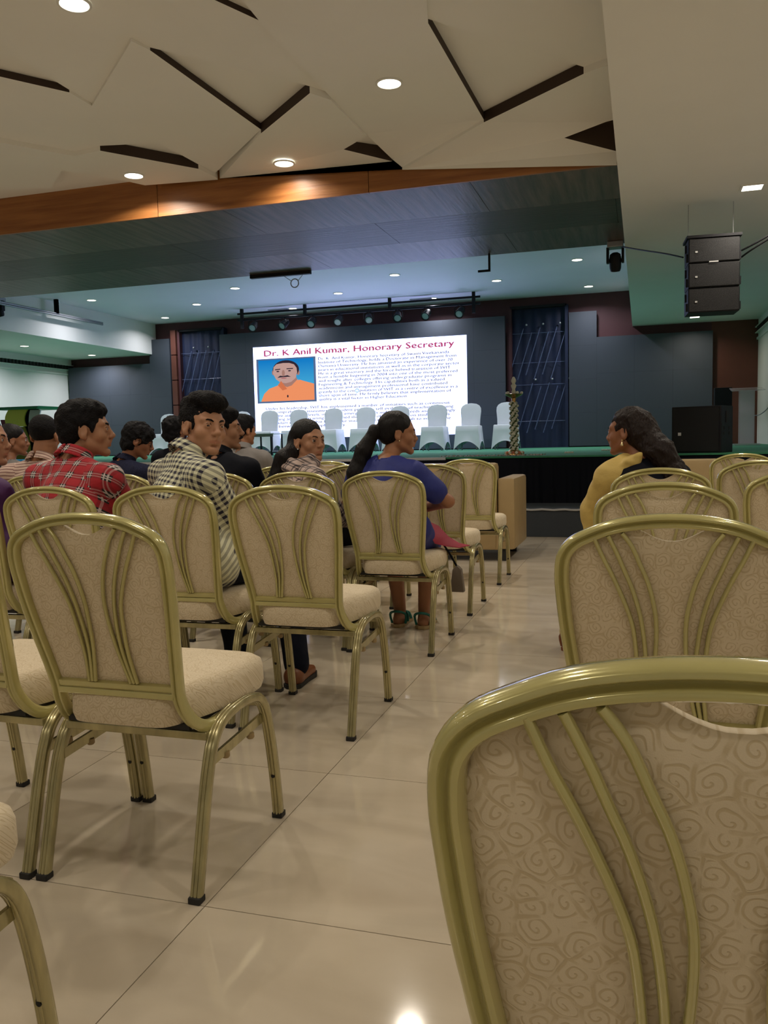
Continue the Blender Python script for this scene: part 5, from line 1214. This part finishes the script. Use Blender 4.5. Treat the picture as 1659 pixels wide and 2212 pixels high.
# ---- the audience
SK = {k: (skin('skin_'+k, c), c) for k, c in dict(warm=(.38, .190, .108), tan=(.44, .225, .135), deep=(.27, .115, .062), brown=(.34, .155, .082)).items()}
PM = {k: plaid_mat('shirt_'+k, k) for k in ('red', 'check', 'scarf', 'stripe')}
NAVY = mat('navy_cloth', (.010, .012, .030), .8, spec=.15, bump=.3, bscale=20); BLACK = mat('black_garment', (.005, .006, .011), .8, spec=.12, bump=.3, bscale=20)
BLUE = mat('royal_blue_cloth', (.012, .022, .190), .7, bump=.4, bscale=18); PURPLE = mat('purple_cloth', (.060, .012, .090), .75, bump=.4, bscale=18)
GREY = mat('grey_cloth', (.20, .185, .18), .8, bump=.4, bscale=18); DENIM = mat('dark_jeans', (.006, .008, .018), .8, spec=.15, bump=.3, bscale=60)
YEL = mat('mustard_chiffon', (.57, .41, .12), .7, bump=.4, bscale=26, var=.08, vscale=12); BROWN = mat('brown_leather', (.20, .065, .022), .4)
DOT = mat('dotted_navy', (.012, .014, .036), .8, spec=.15, bump=.3, bscale=20, var=.5, vscale=160)
H_, HS = MT['hair'], MT['hair_short']
rd, _ = person('young man in a red plaid shirt, his head turned in profile to the right', (-2.19, 2.76), -12, (-2.285, 3.00, 1.010), (-2.255, 3.06, 1.130), (-57, 2, 0), .195, SK['warm'], PM['red'], (DENIM, 'long'), ('short', HS),
   [(-2.50, 3.08, .70), (-2.08, 3.14, .69)], [(-2.36, 3.36, .63), (-2.14, 3.38, .63)], uv='red', shoe=BROWN)
ck, _ = person('young man in a black and cream checked shirt looking back over his shoulder', (-1.695, 2.77), -38, (-1.758, 3.01, 1.020), (-1.705, 3.07, 1.130), (-118, 0, -5), .212, SK['tan'], PM['check'], (DENIM, 'long'), ('quiff', HS),
   [(-1.96, 3.20, .71), (-1.520, 3.04, .69)], [(-1.78, 3.38, .64), (-1.50, 3.30, .62)], uv='check', shoe=BROWN, full=.8, gaze=(.25, .05),
   knees=[(-1.80, 3.40, .50), (-1.53, 3.44, .50)], ankles=[(-1.74, 3.36, .09), (-1.455, 3.36, .09)])
sc_, d = person('girl with a black and cream checked scarf looking back, small stud in her ear', (-1.665, 3.97), -38, (-1.760, 4.19, .948), (-1.728, 4.25, 1.062), (-116, 2, 0), .160, SK['tan'], PM['scarf'], (BLACK, 'long'), ('longstraight', H_),
   [(-1.89, 4.32, .66), (-1.545, 4.20, .66)], [(-1.75, 4.48, .62), (-1.50, 4.42, .60)], uv='check', female=True, headsc=.97, gaze=(.2, .0), collar=False, hipo=(-.03, .2))
def child_field(name, parent, o, m, build, lo, hi, st=.006, groups=None, noise=None, yaw=0):
    g = Field(*[axis(lo[i], hi[i], st) for i in range(3)]); build(g)
    if noise: g.noise(*noise)
    P, F = g.mesh(); return field_obj(name, P, F, m, parent, o, groups, math.radians(yaw))
def scarf_b(g):
    N = d['N']; RT = d['RT']
    for k in range(16):
        a = 2*math.pi*k/16; a2 = 2*math.pi*(k+1)/16
        p = N+RT@np.array((.072*math.cos(a), .066*math.sin(a), .018+.012*math.sin(a*2))); q = N+RT@np.array((.072*math.cos(a2), .066*math.sin(a2), .018+.012*math.sin(a2*2)))
        g.cap(p, q, .024, None, .012); g.cap(p+(0, 0, -.035)+(p-N)*.35, q+(0, 0, -.035)+(q-N)*.35, .022, None, .012)
    g.cap(N+RT@np.array((.06, -.06, -.02)), N+RT@np.array((.125, -.075, -.10)), .035, .03, .02); g.cap(N+RT@np.array((.125, -.075, -.10)), N+RT@np.array((.175, -.03, -.22)), .03, .025, .02)
child_field('scarf', sc_, d['o'], PM['scarf'], scarf_b, d['N']-.24, d['N']+.14, .007, [('torso', d['N'], d['N']+(0, 0, .01), .2, .2)], (.004, 60, 3), -60)
def stud(root, d, side, sc, m, drop=0.0):
    p = d['H']+d['RH']@(np.array((side*.0800, -.002, -.034))*sc)-d['o']; b = MB(); b.ball(tuple(p), .0045, 8, 6)
    if drop: b2 = MB(); b2.lathe([(.001, 0), (.004, -.006), (.009, -.016), (.008, -.020), (.001, -.020)], tuple(p-(0, 0, .006)), 10); b2.build('earring_drop', m, root, smooth=True)
    b.build('earring', m, root, smooth=True)
stud(sc_, d, 1, .97, MT['whitepanel'])
bl, d = person('girl in a royal blue short sleeved top with a long ponytail and teal sandals', (-1.205, 3.945), -14, (-1.265, 4.18, .968), (-1.222, 4.25, 1.092), (-68, -2, 0), .160, SK['brown'], BLUE, (BLUE, 'short'), ('pony', H_),
   [(-1.52, 4.26, .72), (-.955, 4.22, .745)], [(-1.30, 4.44, .66), (-1.12, 4.36, .70)], sleeve='short', uv='check', female=True, smile=True, headsc=.93, ankles=[(-1.335, 4.60, .09), (-1.185, 4.58, .09)], knees=[(-1.33, 4.44, .49), (-1.12, 4.44, .49)], hem=.48, collar=False, bare_feet=MT['sofa'])
stud(bl, d, 1, .93, MT['gold'])
yw, d = person('woman with long curly hair and a mustard dupatta seated right of the aisle', (.02, 3.90), 22, (.005, 4.15, .940), (-.068, 4.20, 1.072), (70, 0, 0), .160, SK['deep'], BLACK, (YEL, 'long'), ('longcurly', MT['hair_brown']),
   [(-.205, 4.20, .70), (.19, 4.20, .68)], [(-.22, 4.40, .62), (.08, 4.40, .62)], uv='check', female=True, headsc=.95, ankles=[(-.345, 4.25, .09), (-.06, 4.30, .09)], knees=[(-.19, 4.30, .50), (.10, 4.30, .50)], hipo=(-.03, .2), collar=False, bare_feet=BROWN)
stud(yw, d, -1, .95, MT['gold'], 1)
def dup_b(g):
    S = d['shL']; N = d['N']; RT = d['RT']; E_ = np.array((-.215, 4.19, .70))
    g.cap(N+RT@np.array((-.075, .03, -.02)), S+(0, 0, .010), .060, .070, .03); g.cap(S, E_, .078, .072, .03); g.cap(E_, (-.212, 4.14, .36), .058, .066, .04); g.cap((-.212, 4.13, .36), (-.240, 4.10, .20), .060, .075, .04)
    for k in range(6): a = k/5; p = N+RT@np.array((-.045-.075*a, -.070+.004*k, .035-.05*a)); g.cap(p, p+np.array((-.015-.03*a, -.010, -.20-.05*a)), .013, .012, .006)
    for k in range(4): g.cap(N+RT@np.array((-.105, .03-.03*k, .0)), N+RT@np.array((-.06, -.075, .03-.012*k)), .012, None, .008)
child_field('dupatta', yw, d['o'], YEL, dup_b, np.array((-.45, 3.98, .14)), np.array((.10, 4.40, 1.04)), .008, None, (.004, 45, 2))
def dup_r(g):
    N = d['N']; RT = d['RT']
    g.cap(N+RT@np.array((.085, .03, -.01)), N+RT@np.array((.17, -.03, -.08)), .030, .034, .02); g.cap(N+RT@np.array((.17, -.03, -.08)), N+RT@np.array((.20, -.05, -.22)), .032, .03, .02)
child_field('dupatta_end', yw, d['o'], YEL, dup_r, d['N']-.32, d['N']+(.34, .2, .12), .009, None, (.004, 45, 4))
person('woman in a purple top at the left edge, her face in profile', (-2.655, 2.76), -18, (-2.775, 2.98, .955), (-2.775, 3.05, 1.098), (-64, 0, 0), .165, SK['tan'], PURPLE, (PURPLE, 'long'), ('longstraight', H_),
   [(-2.99, 3.06, .68), (-2.60, 2.98, .69)], [(-2.80, 3.34, .62), (-2.60, 3.34, .62)], uv='check', female=True, headsc=.97, collar=False)
person('man in a striped shirt with close cropped hair seen from behind, left side', (-3.255, 3.96), 6, (-3.40, 4.16, .985), (-3.400, 4.22, 1.135), (10, -4, 0), .190, SK['brown'], PM['stripe'], (DENIM, 'long'), ('cropped', HS),
   [(-3.66, 4.22, .69), (-3.15, 4.24, .69)], [(-3.45, 4.48, .62), (-3.25, 4.48, .62)], sleeve='short', uv='red', detail=False, hipo=(-.1, .2))
person('dark haired person in grey far back at the left edge', (-4.42, 4.95), 0, (-4.48, 5.14, .97), (-4.47, 5.20, 1.12), (-50, 0, 0), .165, SK['deep'], GREY, (DENIM, 'long'), ('longstraight', H_),
   [(-4.70, 5.2, .69), (-4.24, 5.2, .69)], [(-4.5, 5.46, .62), (-4.32, 5.46, .62)], uv='check', female=True, detail=False, collar=False)
gl, dg2 = person('man in a dark navy shirt with shaggy hair and glasses, head bent forward', (-3.15, 4.95), -18, (-3.47, 5.10, .955), (-3.375, 5.15, 1.095), (-60, -18, 0), .190, SK['deep'], DOT, (DENIM, 'long'), ('shaggy', HS),
   [(-3.68, 5.18, .70), (-3.2, 5.2, .68)], [(-3.42, 5.44, .64), (-3.22, 5.46, .64)], uv='check', hipo=(-.2, .17))
b = MB()
for s_ in (-1, 1):
    pts = [tuple(dg2['H']+dg2['RH']@np.array((s_*.033+.022*math.cos(a*math.pi/8), .094-.004*abs(math.cos(a*math.pi/8)), .006+.018*math.sin(a*math.pi/8)))-dg2['o']) for a in range(17)]; b.tube(pts, .0018, 5)
    b.tube([tuple(dg2['H']+dg2['RH']@np.array(p)-dg2['o']) for p in ((s_*.054, .090, .010), (s_*.074, .05, .012), (s_*.078, .0, .010))], .0018, 5)
b.build('glasses', MT['blackplastic'], gl, smooth=True)
person('man with a moustache in a black shirt, seen in profile behind the checked shirt', (-2.125, 3.98), -14, (-2.225, 4.17, 1.000), (-2.232, 4.24, 1.140), (-66, 2, 0), .200, SK['warm'], BLACK, (DENIM, 'long'), ('short', HS),
   [(-2.46, 4.22, .70), (-1.97, 4.22, .70)], [(-2.3, 4.48, .62), (-2.08, 4.5, .62)], uv='check', moust=True)
person('man in a grey shirt with thick black hair, farther back beside the moustached man', (-3.02, 6.0), -8, (-3.10, 6.20, 1.02), (-3.10, 6.24, 1.165), (-30, -2, 0), .20, SK['brown'], GREY, (DENIM, 'long'), ('short', HS),
   [(-3.36, 6.26, .72), (-2.86, 6.26, .72)], [(-3.2, 6.5, .64), (-2.98, 6.5, .64)], uv='check', detail=False)
person('person in black whose dark hair shows behind the checked shirt', (-3.85, 6.35), -5, (-3.90, 6.55, 1.03), (-3.95, 6.60, 1.185), (-10, 0, 0), .19, SK['deep'], BLACK, (DENIM, 'long'), ('shaggy', HS),
   [(-4.16, 6.6, .74), (-3.66, 6.6, .74)], [(-4.0, 6.86, .66), (-3.8, 6.86, .66)], uv='check', detail=False)
# small things among the seats
def sheet(name, pts_rows, m, lb, cat, th=.004):
    c = np.mean([p for r in pts_rows for p in r], 0); b = MB(); n = len(pts_rows); k = len(pts_rows[0]); vs = [tuple(np.array(p)-c) for r in pts_rows for p in r]
    vs += [(x, y, z-th) for x, y, z in vs]; o_ = n*k
    fs = [(i*k+j, i*k+j+1, (i+1)*k+j+1, (i+1)*k+j) for i in range(n-1) for j in range(k-1)]+[(o_+i*k+j, o_+(i+1)*k+j, o_+(i+1)*k+j+1, o_+i*k+j+1) for i in range(n-1) for j in range(k-1)]
    rim = [j for j in range(k-1)]+[i*k+k-1 for i in range(n-1)]+[(n-1)*k+k-1-j for j in range(k-1)]+[(n-1-i)*k for i in range(n-1)]
    fs += [(rim[q], rim[(q+1) % len(rim)], o_+rim[(q+1) % len(rim)], o_+rim[q]) for q in range(len(rim))]
    b.add(vs, fs); return b.build(name, m, None, tuple(c), smooth=True, label=lb, category=cat)
RED = mat('crimson_cloth', (.30, .008, .035), .6)
sheet('shawl', [[(-1.13, 4.22, .66), (-1.13, 4.38, .64)], [(-1.06, 4.20, .60), (-1.05, 4.40, .60)], [(-1.03, 4.22, .53), (-1.0, 4.42, .54)], [(-.985, 4.30, .505), (-.95, 4.46, .50)], [(-.93, 4.36, .49), (-.90, 4.5, .485)]], RED, 'crimson shawl lying on the lap of the girl in blue', 'shawl')
bg = thing('canvas_bag', 'dark beige cloth bag hanging in front of the chair of the girl in blue', 'bag', (-1.00, 4.63, .12))
q = MB(); q.prism([(-.042, .0), (.042, .0), (.026, .13), (.0, .155), (-.026, .13)], 'y', -.022, .022); q.build('pouch', mat('taupe_cloth', (.16, .13, .10), .8), bg, (0, 0, .08), bevel=.010, smooth=True)
q = MB(); q.tube([(.0, 0, .22), (-.03, -.05, .30), (-.06, -.11, .375)], .006, 6); q.build('strap', MT['blackcloth'], bg, smooth=True)
bs = thing('blue_chair', 'bright blue plastic seat back beside the grey clothed person at the far left', 'chair', (-5.02, 5.95, 0))
q = MB(); q.box(-.20, .20, -.015, .015, 0, .48); q.build('backrest', MT['sky'], bs, (0, 0, .50), (.12, 0, 0), bevel=.01)
q = MB(); q.box(-.20, .20, 0, .40, .44, .465); q.build('seat', MT['sky'], bs, bevel=.01)
for x in (-.17, .17):
    for y in (.03, .37): q = MB(); q.tube([(x, y, 0), (x, y, .44)], .012, 6); q.build('leg', MT['grey'], bs)
